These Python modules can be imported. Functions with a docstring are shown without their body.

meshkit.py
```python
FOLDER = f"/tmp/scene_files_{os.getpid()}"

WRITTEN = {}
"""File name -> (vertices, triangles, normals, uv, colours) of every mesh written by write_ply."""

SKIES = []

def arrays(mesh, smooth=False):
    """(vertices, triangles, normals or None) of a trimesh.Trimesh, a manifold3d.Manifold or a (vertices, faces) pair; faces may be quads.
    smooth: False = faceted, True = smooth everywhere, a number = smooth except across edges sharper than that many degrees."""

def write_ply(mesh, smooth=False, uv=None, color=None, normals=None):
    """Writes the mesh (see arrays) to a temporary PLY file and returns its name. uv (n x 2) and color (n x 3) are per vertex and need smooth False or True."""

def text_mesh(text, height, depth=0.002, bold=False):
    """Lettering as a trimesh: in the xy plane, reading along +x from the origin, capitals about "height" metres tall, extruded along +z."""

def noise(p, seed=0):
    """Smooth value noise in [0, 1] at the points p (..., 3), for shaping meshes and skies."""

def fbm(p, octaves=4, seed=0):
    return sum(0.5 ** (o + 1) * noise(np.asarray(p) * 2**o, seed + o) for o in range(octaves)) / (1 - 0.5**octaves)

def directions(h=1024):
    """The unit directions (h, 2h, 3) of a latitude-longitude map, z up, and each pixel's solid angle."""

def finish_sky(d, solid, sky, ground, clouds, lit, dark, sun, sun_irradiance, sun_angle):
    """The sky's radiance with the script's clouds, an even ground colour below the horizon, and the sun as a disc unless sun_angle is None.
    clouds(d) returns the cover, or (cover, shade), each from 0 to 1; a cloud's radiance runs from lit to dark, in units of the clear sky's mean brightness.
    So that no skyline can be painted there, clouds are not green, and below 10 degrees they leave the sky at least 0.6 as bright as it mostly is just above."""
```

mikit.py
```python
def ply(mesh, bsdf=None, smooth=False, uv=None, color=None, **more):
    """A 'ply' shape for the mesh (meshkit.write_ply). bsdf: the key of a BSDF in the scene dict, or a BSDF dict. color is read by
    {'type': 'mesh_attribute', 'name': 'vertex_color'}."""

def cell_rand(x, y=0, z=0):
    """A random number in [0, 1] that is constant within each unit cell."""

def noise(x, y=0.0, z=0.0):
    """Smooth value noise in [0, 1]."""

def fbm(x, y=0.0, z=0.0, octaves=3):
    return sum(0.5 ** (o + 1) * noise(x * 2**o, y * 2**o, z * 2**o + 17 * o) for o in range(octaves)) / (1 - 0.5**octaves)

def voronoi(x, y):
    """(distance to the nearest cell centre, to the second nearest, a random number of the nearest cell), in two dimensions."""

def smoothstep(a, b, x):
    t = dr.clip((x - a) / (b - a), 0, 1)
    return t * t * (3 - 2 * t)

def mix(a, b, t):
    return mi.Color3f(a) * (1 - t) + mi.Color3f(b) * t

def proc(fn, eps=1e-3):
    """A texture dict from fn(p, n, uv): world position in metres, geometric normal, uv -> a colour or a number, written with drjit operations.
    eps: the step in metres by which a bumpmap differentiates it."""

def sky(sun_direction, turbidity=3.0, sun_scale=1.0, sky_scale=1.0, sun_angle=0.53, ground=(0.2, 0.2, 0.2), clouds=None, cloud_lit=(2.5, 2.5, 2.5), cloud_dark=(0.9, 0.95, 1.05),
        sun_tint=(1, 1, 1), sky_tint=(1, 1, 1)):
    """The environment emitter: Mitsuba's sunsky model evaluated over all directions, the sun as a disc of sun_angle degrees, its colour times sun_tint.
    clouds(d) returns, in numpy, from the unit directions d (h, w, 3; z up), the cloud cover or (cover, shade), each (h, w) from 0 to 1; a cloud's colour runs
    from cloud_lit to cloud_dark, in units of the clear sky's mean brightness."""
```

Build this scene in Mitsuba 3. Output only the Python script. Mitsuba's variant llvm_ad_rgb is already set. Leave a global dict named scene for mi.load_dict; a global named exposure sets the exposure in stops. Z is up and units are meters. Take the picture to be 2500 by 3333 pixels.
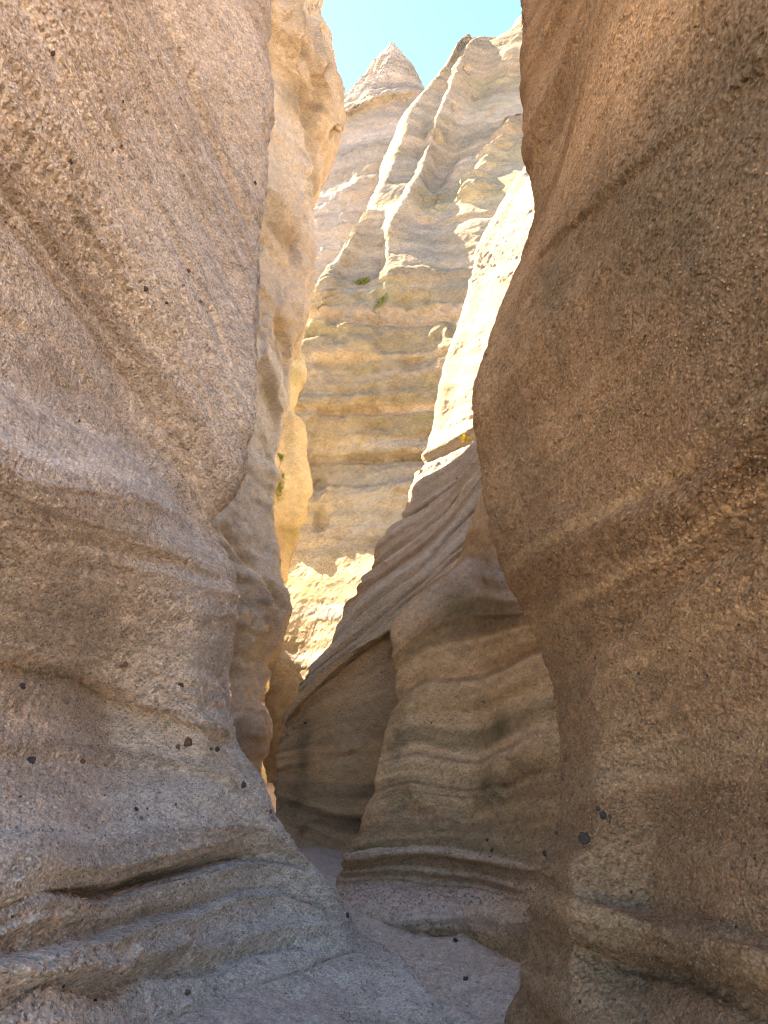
import time, math, random, numpy as np, trimesh, drjit as dr, mitsuba as mi, mikit, meshkit
from scipy.interpolate import PchipInterpolator, interp1d
from scipy.spatial import cKDTree
from scipy.ndimage import map_coordinates
T0 = time.time()
T = mi.ScalarTransform4f

# ------------------------------------------------------------------ camera, sky, exposure
EYE, PITCH = (0, 0, 1.5), math.radians(15)
scene = {'type': 'scene'}
labels = {}
scene['camera'] = {'type': 'perspective', 'fov': 2 * math.degrees(math.atan(1250 / 2500)), 'fov_axis': 'x',
    'near_clip': 0.05, 'far_clip': 3000.0,
    'to_world': T().look_at(origin=list(EYE), target=[0, math.cos(PITCH), EYE[2] + math.sin(PITCH)], up=[0, 0, 1])}
SUN = (-0.56, 0.34, 0.76)
scene['sky'] = mikit.sky(SUN, turbidity=2.5, sky_tint=(1.0, .985, .93), sky_scale=.7, sun_scale=1.5, sun_tint=(1.0, 0.95, 0.87))
exposure = 4.72

# ------------------------------------------------------------------ materials
noise, fbm, sstep, mix = mikit.noise, mikit.fbm, mikit.smoothstep, mikit.mix

def rock(name, light, mid, dark, crust, crust_amt=.5, band=(3., 14.), grain=1., size=1., stains=(), bands=(), green=0., bump=None):
    """Tuff: bedding colour follows uv.y (the height in the beds), with crust patches, grains of pale and dark grit and stains."""
    def fn(p, n, uv):
        s = uv.y
        x, y, z = p.x, p.y, p.z
        wob = fbm(x * .9 / size, y * .9 / size, z * .9 / size, 3)
        b1 = noise((s + .10 * size * wob) * band[0] + 31, x * .25, y * .12)
        b2 = noise((s + .05 * size * wob) * band[1] + 7, x * .6 / size, y * .3 / size)
        t = dr.clip(.65 * b1 + .45 * b2 - .05, 0, 1)
        col = mix(dark, mid, sstep(.26, .47, t))
        col = mix(col, light, sstep(.50, .74, t))
        for (s0, s1, rgb, a) in bands:
            e = s + .045 * size * (fbm(x * 1.3 / size + 3, y * 1.3 / size, z * 1.3 / size, 3) - .5) * 2
            w = .12 * (s1 - s0) + .01
            m = sstep(s0 - w, s0 + w, e) * (1 - sstep(s1 - w, s1 + w, e))
            col = mix(col, rgb, m * a * (.45 + .9 * sstep(.32, .62, fbm(x * 1.1 / size + 21, y * 1.1 / size, z * .35 / size, 3))))
        along = (.4 * x + y) / size
        patch = fbm(along * .9 + 9, (s + .15 * wob * size) * 2.2 / size, x * .3 / size + 4, 4)
        streak = fbm(along * 2.6, s * 9 / size, x * .8 / size, 3)
        c = sstep(.50, .68, .62 * patch + .38 * streak) * crust_amt
        col = mix(col, crust, c)
        if green:
            g = sstep(.57, .70, fbm(x * .8 / size + 40, y * .8 / size, z * 1.6 / size, 4)) * green
            col = mix(col, (.16, .17, .05), g)
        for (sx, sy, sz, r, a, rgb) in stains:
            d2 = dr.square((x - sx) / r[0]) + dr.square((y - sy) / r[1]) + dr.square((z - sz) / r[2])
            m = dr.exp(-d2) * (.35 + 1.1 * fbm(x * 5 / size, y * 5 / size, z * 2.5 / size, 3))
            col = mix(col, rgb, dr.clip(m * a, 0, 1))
        f = 1 / size
        g1 = noise(x * 80 * f, y * 80 * f, z * 80 * f)
        g2 = noise(x * 150 * f + 5, y * 150 * f, z * 150 * f)
        g3 = fbm(x * 20 * f, y * 20 * f, z * 20 * f, 2)
        k = 1 + grain * ((g3 - .5) * .40 + (g1 - .5) * .55 + (g2 - .5) * .55 - .40 * sstep(.80, .90, g1) + .35 * sstep(.82, .90, g2))
        return mi.Color3f(dr.clip(col * k, .02, .85))
    b = {'type': 'diffuse', 'reflectance': mikit.proc(fn)}
    if bump:
        hgt, fr = bump
        def bf(p, n, uv):
            a = fbm(p.x * fr, p.y * fr, p.z * fr, 3)
            c = noise(p.x * fr * .55 + 3, p.y * fr * .55, p.z * fr * .4)
            return a - .55 * sstep(.66, .80, c) + .4 * sstep(.74, .86, noise(p.x * fr * .8, p.y * fr * .8 + 9, p.z * fr * .8))
        b = {'type': 'bumpmap', 'arbitrary': mikit.proc(bf, eps=.25 / fr), 'scale': hgt, 'bsdf': b}
    scene[name] = {'type': 'twosided', 'bsdf': b}

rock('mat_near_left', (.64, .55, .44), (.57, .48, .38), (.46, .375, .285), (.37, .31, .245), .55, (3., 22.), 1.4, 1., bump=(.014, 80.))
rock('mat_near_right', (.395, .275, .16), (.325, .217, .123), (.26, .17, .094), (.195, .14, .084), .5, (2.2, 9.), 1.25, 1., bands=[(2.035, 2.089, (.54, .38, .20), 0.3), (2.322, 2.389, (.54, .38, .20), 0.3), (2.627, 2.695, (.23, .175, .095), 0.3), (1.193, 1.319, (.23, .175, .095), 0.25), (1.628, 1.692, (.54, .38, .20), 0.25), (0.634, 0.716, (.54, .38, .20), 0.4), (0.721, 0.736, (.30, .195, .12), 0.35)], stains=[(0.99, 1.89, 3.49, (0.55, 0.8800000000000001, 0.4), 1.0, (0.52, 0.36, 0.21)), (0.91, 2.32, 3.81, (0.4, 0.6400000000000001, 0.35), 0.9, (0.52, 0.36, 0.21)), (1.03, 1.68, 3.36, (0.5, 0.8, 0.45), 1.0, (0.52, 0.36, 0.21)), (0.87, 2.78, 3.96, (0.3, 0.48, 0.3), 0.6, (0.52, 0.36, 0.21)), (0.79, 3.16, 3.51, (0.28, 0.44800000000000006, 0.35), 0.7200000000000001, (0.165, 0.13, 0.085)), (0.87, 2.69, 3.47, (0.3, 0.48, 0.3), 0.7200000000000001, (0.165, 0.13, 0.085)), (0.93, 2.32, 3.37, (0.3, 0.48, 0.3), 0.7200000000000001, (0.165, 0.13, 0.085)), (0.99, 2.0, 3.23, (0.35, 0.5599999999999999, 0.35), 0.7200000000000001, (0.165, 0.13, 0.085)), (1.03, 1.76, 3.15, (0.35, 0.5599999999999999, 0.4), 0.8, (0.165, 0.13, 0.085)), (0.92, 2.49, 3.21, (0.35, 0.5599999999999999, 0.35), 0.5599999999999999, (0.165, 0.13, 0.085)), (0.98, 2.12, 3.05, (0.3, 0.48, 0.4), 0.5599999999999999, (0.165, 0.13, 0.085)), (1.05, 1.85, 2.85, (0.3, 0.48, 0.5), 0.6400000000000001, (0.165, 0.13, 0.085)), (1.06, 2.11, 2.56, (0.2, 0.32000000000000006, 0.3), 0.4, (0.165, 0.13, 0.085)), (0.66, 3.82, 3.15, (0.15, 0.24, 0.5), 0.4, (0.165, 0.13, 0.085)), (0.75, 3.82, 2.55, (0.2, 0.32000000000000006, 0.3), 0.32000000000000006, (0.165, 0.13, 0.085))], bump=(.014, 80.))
rock('mat_mid_left', (.52, .44, .325), (.46, .38, .27), (.38, .305, .21), (.24, .195, .135), .75, (1.2, 6.), .8, 1.6, bands=[(-0.4, 6.722, (.58, .52, .40), 0.8)], bump=(.02, 40.))  # lower band: pale tan base, made paler to stand for bounced light
rock('mat_fin', (.48, .43, .30), (.44, .39, .26), (.37, .31, .20), (.31, .28, .18), .3, (1., 5.), .8, 2., green=.4)
rock('mat_striped', (.55, .455, .33), (.47, .36, .235), (.36, .25, .15), (.29, .25, .175), .45, (4., 16.), .8, 1.5, bands=[(-0.153, 2.091, (.58, .375, .175), 0.85), (0.383, 0.561, (.17, .11, .075), 0.7), (0.745, 0.887, (.17, .11, .075), 0.6), (1.256, 1.62, (.23, .175, .095), 0.5), (2.123, 2.221, (.54, .38, .20), 0.5), (2.338, 2.396, (.30, .195, .12), 1.0), (2.503, 2.566, (.30, .195, .12), 1.0), (2.634, 2.723, (.54, .46, .345), 0.8), (2.857, 2.973, (.30, .195, .12), 1.0), (3.094, 3.192, (.54, .46, .345), 0.8), (3.372, 3.485, (.30, .195, .12), 1.0), (3.625, 3.666, (.54, .46, .345), 0.7), (3.733, 3.827, (.30, .195, .12), 0.8), (4.08, 4.192, (.54, .46, .345), 0.6), (4.383, 4.548, (.30, .195, .12), 0.9), (4.864, 5.014, (.54, .46, .345), 0.7), (5.053, 18.543, (.34, .295, .225), 1.0), (6.046, 6.131, (.30, .195, .12), 0.2), (7.366, 7.476, (.30, .195, .12), 0.2), (9.01, 9.161, (.30, .195, .12), 0.2)], stains=[(-0.92, 9.14, 1.12, (0.08, 0.128, 0.45), 0.6, (0.13, 0.105, 0.06)), (-1.0, 9.18, 0.63, (0.1, 0.16000000000000003, 0.3), 0.4, (0.13, 0.105, 0.06))], green=.15, bump=(.02, 40.))  # first band: golden bounce light painted into the brown rock under the lip
rock('mat_lobe', (.60, .43, .25), (.50, .345, .19), (.35, .22, .115), (.26, .19, .10), .35, (5., 24.), 1.1, 1.2, bands=[(0.03, 0.207, (.52, .41, .32), 0.75), (0.209, 0.222, (.30, .195, .12), 0.7), (0.222, 0.243, (.52, .41, .32), 0.6), (0.244, 0.285, (.30, .195, .12), 0.7), (0.285, 0.308, (.52, .41, .32), 0.6), (0.314, 0.41, (.30, .195, .12), 0.7), (0.424, 0.461, (.52, .41, .32), 0.7), (0.469, 0.527, (.23, .175, .095), 0.6), (0.539, 0.636, (.23, .175, .095), 0.4), (0.661, 0.686, (.30, .195, .12), 0.6), (0.75, 0.813, (.54, .38, .20), 0.5), (0.838, 0.864, (.30, .195, .12), 0.5), (0.918, 0.946, (.30, .195, .12), 0.7), (1.022, 1.091, (.54, .38, .20), 0.8), (1.148, 1.181, (.30, .195, .12), 0.5), (1.252, 1.404, (.23, .175, .095), 0.6), (1.533, 1.6, (.54, .38, .20), 0.8), (1.667, 1.703, (.54, .38, .20), 0.5), (1.779, 1.823, (.30, .195, .12), 0.7), (1.908, 1.95, (.54, .38, .20), 0.8), (2.096, 2.352, (.20, .135, .08), 0.8), (2.368, 2.643, (.42, .35, .30), 0.7)], stains=[(0.11, 7.21, 1.33, (0.1, 0.16000000000000003, 0.28), 0.8, (0.15, 0.125, 0.065)), (0.13, 7.04, 0.83, (0.12, 0.192, 0.14), 0.8, (0.15, 0.125, 0.065)), (0.94, 6.57, 1.42, (0.12, 0.192, 0.12), 0.8, (0.15, 0.125, 0.065)), (0.85, 6.67, 0.95, (0.14, 0.22400000000000003, 0.12), 0.9, (0.15, 0.125, 0.065)), (0.65, 6.99, 2.52, (0.3, 0.48, 0.25), 0.7, (0.15, 0.125, 0.065)), (0.92, 6.51, 2.61, (0.2, 0.32000000000000006, 0.4), 0.5, (0.15, 0.125, 0.065))], green=.08, bump=(.015, 60.))
rock('mat_massif', (.31, .26, .19), (.255, .21, .15), (.205, .17, .12), (.14, .13, .10), .7, (1.1, 4.5), .9, 4., bands=[(12.76, 13.57, (.155, .145, .105), 0.65), (13.62, 14.4, (.40, .31, .215), 0.5), (11.77, 12.55, (.38, .31, .21), 0.43), (10.64, 11.61, (.155, .145, .105), 0.61), (10.36, 10.59, (.40, .31, .215), 0.58), (9.58, 10.32, (.155, .145, .105), 0.61), (9.09, 9.58, (.27, .26, .235), 0.5), (8.85, 9.06, (.40, .31, .215), 0.58), (6.61, 8.7, (.27, .26, .235), 0.43), (5.88, 6.34, (.38, .31, .21), 0.5), (3.92, 4.36, (.27, .26, .235), 0.58), (2.64, 3.06, (.27, .26, .235), 0.58), (14.48, 16.13, (.155, .145, .105), 0.36), (18.26, 19.58, (.40, .31, .215), 0.36), (20.56, 23.04, (.27, .26, .235), 0.36), (23.9, 25.01, (.40, .31, .215), 0.43), (25.24, 28.06, (.27, .26, .235), 0.29)], green=.22, bump=(.035, 9.))
rock('mat_spire', (.34, .295, .245), (.29, .25, .205), (.24, .21, .165), (.18, .165, .14), .7, (.6, 2.), .8, 5., bump=(.08, 7.))
rock('mat_sand', (.58, .49, .40), (.53, .44, .355), (.47, .39, .31), (.40, .33, .27), .4, (1., 3.), 1., 1., bump=(.012, 60.))
for nm, c in (('dark', (.075, .065, .062)), ('red', (.20, .12, .085)), ('pale', (.50, .42, .34)), ('tan', (.36, .26, .17)), ('brown', (.26, .20, .15))):
    def fn(p, n, uv, c=c):
        return mi.Color3f(c) * (.6 + .8 * fbm(p.x * 90, p.y * 90, p.z * 90, 3))
    scene['mat_stone_' + nm] = {'type': 'diffuse', 'reflectance': mikit.proc(fn)}
scene['mat_moss'] = {'type': 'twosided', 'bsdf': {'type': 'diffuse', 'reflectance': {'type': 'rgb', 'value': [.15, .18, .05]}}}
scene['mat_leaf'] = {'type': 'principledthin', 'base_color': {'type': 'rgb', 'value': [.26, .31, .08]}, 'diff_trans': .8, 'roughness': .7}
scene['mat_yellow'] = {'type': 'twosided', 'bsdf': {'type': 'diffuse', 'reflectance': {'type': 'rgb', 'value': [.55, .48, .04]}}}
scene['mat_twig'] = {'type': 'diffuse', 'reflectance': {'type': 'rgb', 'value': [.12, .09, .06]}}

# ------------------------------------------------------------------ lofted rock surfaces
NETS = {}
NETS['near_left'] = [  # first column: unseen wall behind the eye, flared open for frontal light
  [(-3.15, -3.3, -0.3), (-1.1, -0.2, -0.3), (-0.75, 1.2, -0.3), (-0.4, 2.6, -0.3), (0.05, 3.7, -0.3), (0.4, 4.45, -0.3), (-0.15, 5, -0.3), (-1.8, 5.55, -0.3), (-6.6, 6.05, -0.3)],
  [(-3.22, -3.2, 0.1), (-1.17, -0.1, 0.1), (-0.82, 1.3, 0.1), (-0.47, 2.6, 0.06), (0, 3.7, 0.03), (0.341, 4.43, 0.002), (-0.209, 4.98, 0.002), (-1.859, 5.53, 0.002), (-6.659, 6.03, 0.002)],
  [(-3.3, -3.05, 0.4), (-1.25, 0.05, 0.4), (-0.9, 1.45, 0.4), (-0.72, 2.9, 0.2), (-0.271, 4.5, 0.08), (0.149, 5.2, 0.04), (-0.401, 5.75, 0.04), (-2.051, 6.3, 0.04), (-6.851, 6.8, 0.04)],
  [(-3.4, -2.193, 0.616), (-1.35, 0.907, 0.616), (-1, 2.307, 0.616), (-0.95, 3.511, 0.312), (-0.56, 4.5, 0.172), (-0.087, 5.5, 0.09), (-0.637, 6.05, 0.09), (-2.287, 6.6, 0.09), (-7.087, 7.1, 0.09)],
  [(-3.5, -2.01, 0.706), (-1.45, 1.09, 0.706), (-1.1, 2.49, 0.706), (-1.06, 3.5, 0.484), (-0.64, 4.8, 0.291), (-0.217, 5.5, 0.239), (-0.767, 6.05, 0.239), (-2.417, 6.6, 0.239), (-7.217, 7.1, 0.239)],
  [(-3.52, -2.009, 0.856), (-1.47, 1.091, 0.856), (-1.12, 2.491, 0.856), (-1.09, 3.543, 0.666), (-0.723, 4.95, 0.481), (-0.289, 5.45, 0.387), (-0.839, 6, 0.387), (-2.489, 6.55, 0.387), (-7.289, 7.05, 0.387)],
  [(-3.54, -1.986, 0.929), (-1.49, 1.114, 0.929), (-1.14, 2.514, 0.929), (-1.11, 3.578, 0.761), (-0.72, 5, 0.665), (-0.387, 5.4, 0.519), (-0.937, 5.95, 0.519), (-2.587, 6.5, 0.519), (-7.387, 7, 0.519)],
  [(-3.78, -1.469, 0.851), (-1.73, 1.631, 0.851), (-1.38, 3.031, 0.851), (-1.36, 4.368, 0.652), (-0.731, 5.2, 0.667), (-0.423, 5.37, 0.572), (-0.973, 5.92, 0.572), (-2.623, 6.47, 0.572), (-7.423, 6.97, 0.572)],
  [(-3.56, -1.97, 1.022), (-1.51, 1.13, 1.022), (-1.16, 2.53, 1.022), (-1.13, 3.609, 0.873), (-0.781, 5, 0.802), (-0.53, 5.3, 0.687), (-1.08, 5.85, 0.687), (-2.73, 6.4, 0.687), (-7.53, 6.9, 0.687)],
  [(-3.78, -1.553, 1.166), (-1.73, 1.547, 1.166), (-1.38, 2.947, 1.166), (-1.32, 3.911, 1.07), (-0.91, 4.75, 1.011), (-0.686, 5.25, 0.941), (-1.236, 5.8, 0.941), (-2.886, 6.35, 0.941), (-7.686, 6.85, 0.941)],
  [(-3.98, -1.195, 1.373), (-1.93, 1.905, 1.373), (-1.58, 3.305, 1.373), (-1.49, 4.342, 1.286), (-0.993, 4.75, 1.215), (-0.786, 5.25, 1.132), (-1.336, 5.8, 1.132), (-2.986, 6.35, 1.132), (-7.786, 6.85, 1.132)],
  [(-4.08, -1.092, 1.761), (-2.03, 2.008, 1.761), (-1.68, 3.408, 1.761), (-1.59, 4.531, 1.656), (-1.063, 4.6, 1.451), (-0.946, 5.2, 1.377), (-1.496, 5.75, 1.377), (-3.146, 6.3, 1.377), (-7.946, 6.8, 1.377)],
  [(-4.01, -1.244, 1.788), (-1.96, 1.856, 1.788), (-1.61, 3.256, 1.788), (-1.52, 4.317, 1.703), (-1.08, 4.57, 1.542), (-0.967, 5.2, 1.503), (-1.517, 5.75, 1.503), (-3.167, 6.3, 1.503), (-7.967, 6.8, 1.503)],
  [(-3.94, -1.422, 1.912), (-1.89, 1.678, 1.912), (-1.54, 3.078, 1.912), (-1.46, 4.091, 1.902), (-1.093, 4.55, 1.822), (-1.01, 5.2, 1.798), (-1.56, 5.75, 1.798), (-3.21, 6.3, 1.798), (-8.01, 6.8, 1.798)],
  [(-3.78, -1.813, 2.136), (-1.73, 1.287, 2.136), (-1.38, 2.687, 2.136), (-1.31, 3.565, 2.254), (-1.092, 4.5, 2.285), (-0.969, 5.1, 2.306), (-1.519, 5.65, 2.306), (-3.169, 6.2, 2.306), (-7.969, 6.7, 2.306)],
  [(-3.66, -2.112, 2.324), (-1.61, 0.988, 2.324), (-1.26, 2.388, 2.324), (-1.22, 3.247, 2.477), (-1.208, 4.5, 2.661), (-1.038, 5, 2.583), (-1.588, 5.55, 2.583), (-3.238, 6.1, 2.583), (-8.038, 6.6, 2.583)],
  [(-3.96, -1.653, 2.93), (-1.91, 1.447, 2.93), (-1.56, 2.847, 2.93), (-1.5, 3.905, 3.024), (-1.255, 4.55, 2.889), (-1.095, 4.95, 2.682), (-1.645, 5.5, 2.682), (-3.295, 6.05, 2.682), (-8.095, 6.55, 2.682)],
  [(-3.975, -1.766, 3.467), (-1.925, 1.334, 3.467), (-1.575, 2.734, 3.467), (-1.52, 3.866, 3.386), (-1.255, 4.5, 3.073), (-1.111, 4.9, 2.718), (-1.661, 5.45, 2.718), (-3.311, 6, 2.718), (-8.111, 6.5, 2.718)],
  [(-3.96, -1.818, 3.527), (-1.91, 1.282, 3.545), (-1.56, 2.682, 3.545), (-1.495, 3.776, 3.452), (-1.209, 4.45, 3.135), (-1.059, 4.85, 2.782), (-1.609, 5.4, 2.782), (-3.259, 5.95, 2.782), (-8.059, 6.45, 2.782)],
  [(-3.93, -1.936, 3.652), (-1.88, 1.164, 3.754), (-1.53, 2.564, 3.754), (-1.455, 3.604, 3.665), (-1.134, 4.4, 3.337), (-0.981, 4.85, 2.939), (-1.531, 5.4, 2.939), (-3.181, 5.95, 2.939), (-7.981, 6.45, 2.939)],
  [(-3.899, -2.05, 3.87), (-1.849, 1.05, 4.117), (-1.499, 2.45, 4.117), (-1.399, 3.45, 3.987), (-1.133, 4.4, 3.627), (-0.913, 4.85, 3.267), (-1.463, 5.4, 3.267), (-3.113, 5.95, 3.267), (-7.913, 6.45, 3.267)],
  [(-3.907, -2.05, 4.003), (-1.857, 1.05, 4.338), (-1.507, 2.45, 4.338), (-1.407, 3.45, 4.208), (-1.106, 4.4, 3.848), (-0.884, 4.9, 3.488), (-1.434, 5.45, 3.488), (-3.084, 6, 3.488), (-7.884, 6.5, 3.488)],
  [(-3.919, -2.05, 4.217), (-1.869, 1.05, 4.695), (-1.519, 2.45, 4.695), (-1.419, 3.45, 4.565), (-1.106, 4.4, 4.205), (-0.88, 4.9, 3.845), (-1.43, 5.45, 3.845), (-3.08, 6, 3.845), (-7.88, 6.5, 3.845)],
  [(-3.931, -2.05, 4.423), (-1.881, 1.05, 5.038), (-1.531, 2.45, 5.038), (-1.431, 3.45, 4.908), (-1.111, 4.4, 4.548), (-0.882, 4.9, 4.188), (-1.432, 5.45, 4.188), (-3.082, 6, 4.188), (-7.882, 6.5, 4.188)],
  [(-3.945, -2.05, 4.663), (-1.895, 1.05, 5.439), (-1.545, 2.45, 5.439), (-1.445, 3.45, 5.309), (-1.124, 4.4, 4.949), (-0.891, 4.95, 4.589), (-1.441, 5.5, 4.589), (-3.091, 6.05, 4.589), (-7.891, 6.55, 4.589)],
  [(-3.964, -2.05, 4.979), (-1.914, 1.05, 5.964), (-1.564, 2.45, 5.964), (-1.464, 3.45, 5.834), (-1.117, 4.4, 5.474), (-0.878, 4.95, 5.114), (-1.428, 5.5, 5.114), (-3.078, 6.05, 5.114), (-7.878, 6.55, 5.114)],
  [(-3.977, -2.05, 5.207), (-1.927, 1.05, 6.345), (-1.577, 2.45, 6.345), (-1.477, 3.45, 6.215), (-1.125, 4.4, 5.855), (-0.882, 5, 5.495), (-1.432, 5.55, 5.495), (-3.082, 6.1, 5.495), (-7.882, 6.6, 5.495)],
  [(-3.996, -2.05, 5.538), (-1.946, 1.05, 6.897), (-1.596, 2.45, 6.897), (-1.496, 3.45, 6.767), (-1.145, 4.4, 6.407), (-0.896, 5, 6.047), (-1.446, 5.55, 6.047), (-3.096, 6.1, 6.047), (-7.896, 6.6, 6.047)],
  [(-4.017, -2.05, 5.888), (-1.967, 1.05, 7.48), (-1.617, 2.45, 7.48), (-1.517, 3.45, 7.35), (-1.164, 4.4, 6.99), (-0.909, 5, 6.63), (-1.459, 5.55, 6.63), (-3.109, 6.1, 6.63), (-7.909, 6.6, 6.63)],
  [(-4.036, -2.05, 6.223), (-1.986, 1.05, 8.039), (-1.636, 2.45, 8.039), (-1.536, 3.45, 7.909), (-1.178, 4.4, 7.549), (-0.918, 5, 7.189), (-1.468, 5.55, 7.189), (-3.118, 6.1, 7.189), (-7.918, 6.6, 7.189)],
  [(-4.061, -2.05, 6.653), (-2.011, 1.05, 8.755), (-1.661, 2.45, 8.755), (-1.561, 3.45, 8.625), (-1.215, 4.4, 8.265), (-0.946, 5.05, 7.905), (-1.496, 5.6, 7.905), (-3.146, 6.15, 7.905), (-7.946, 6.65, 7.905)],
  [(-4.8, -2.3, 6.62), (-2.75, 0.8, 8.7), (-2.4, 2.2, 8.7), (-2.2, 3.3, 8.7), (-1.7, 4.4, 8.5), (-1.3, 5.2, 8.4), (-1.85, 5.75, 8.4), (-3.5, 6.3, 8.4), (-8.3, 6.8, 8.4)],
  [(-6.4, -2.3, 6.92), (-4.35, 0.8, 9.2), (-4, 2.2, 9.2), (-3.6, 3.3, 9.2), (-3.2, 4.4, 9.1), (-2.8, 5.4, 9.1), (-3.35, 5.95, 9.1), (-5, 6.5, 9.1), (-9.8, 7, 9.1)],
  [(-11.4, -2.3, 7.28), (-9.35, 0.8, 9.8), (-9, 2.2, 9.8), (-9, 3.3, 9.8), (-9, 4.4, 9.8), (-9, 5.6, 9.8), (-9.55, 6.15, 9.8), (-11.2, 6.7, 9.8), (-16, 7.2, 9.8)],
]
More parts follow.
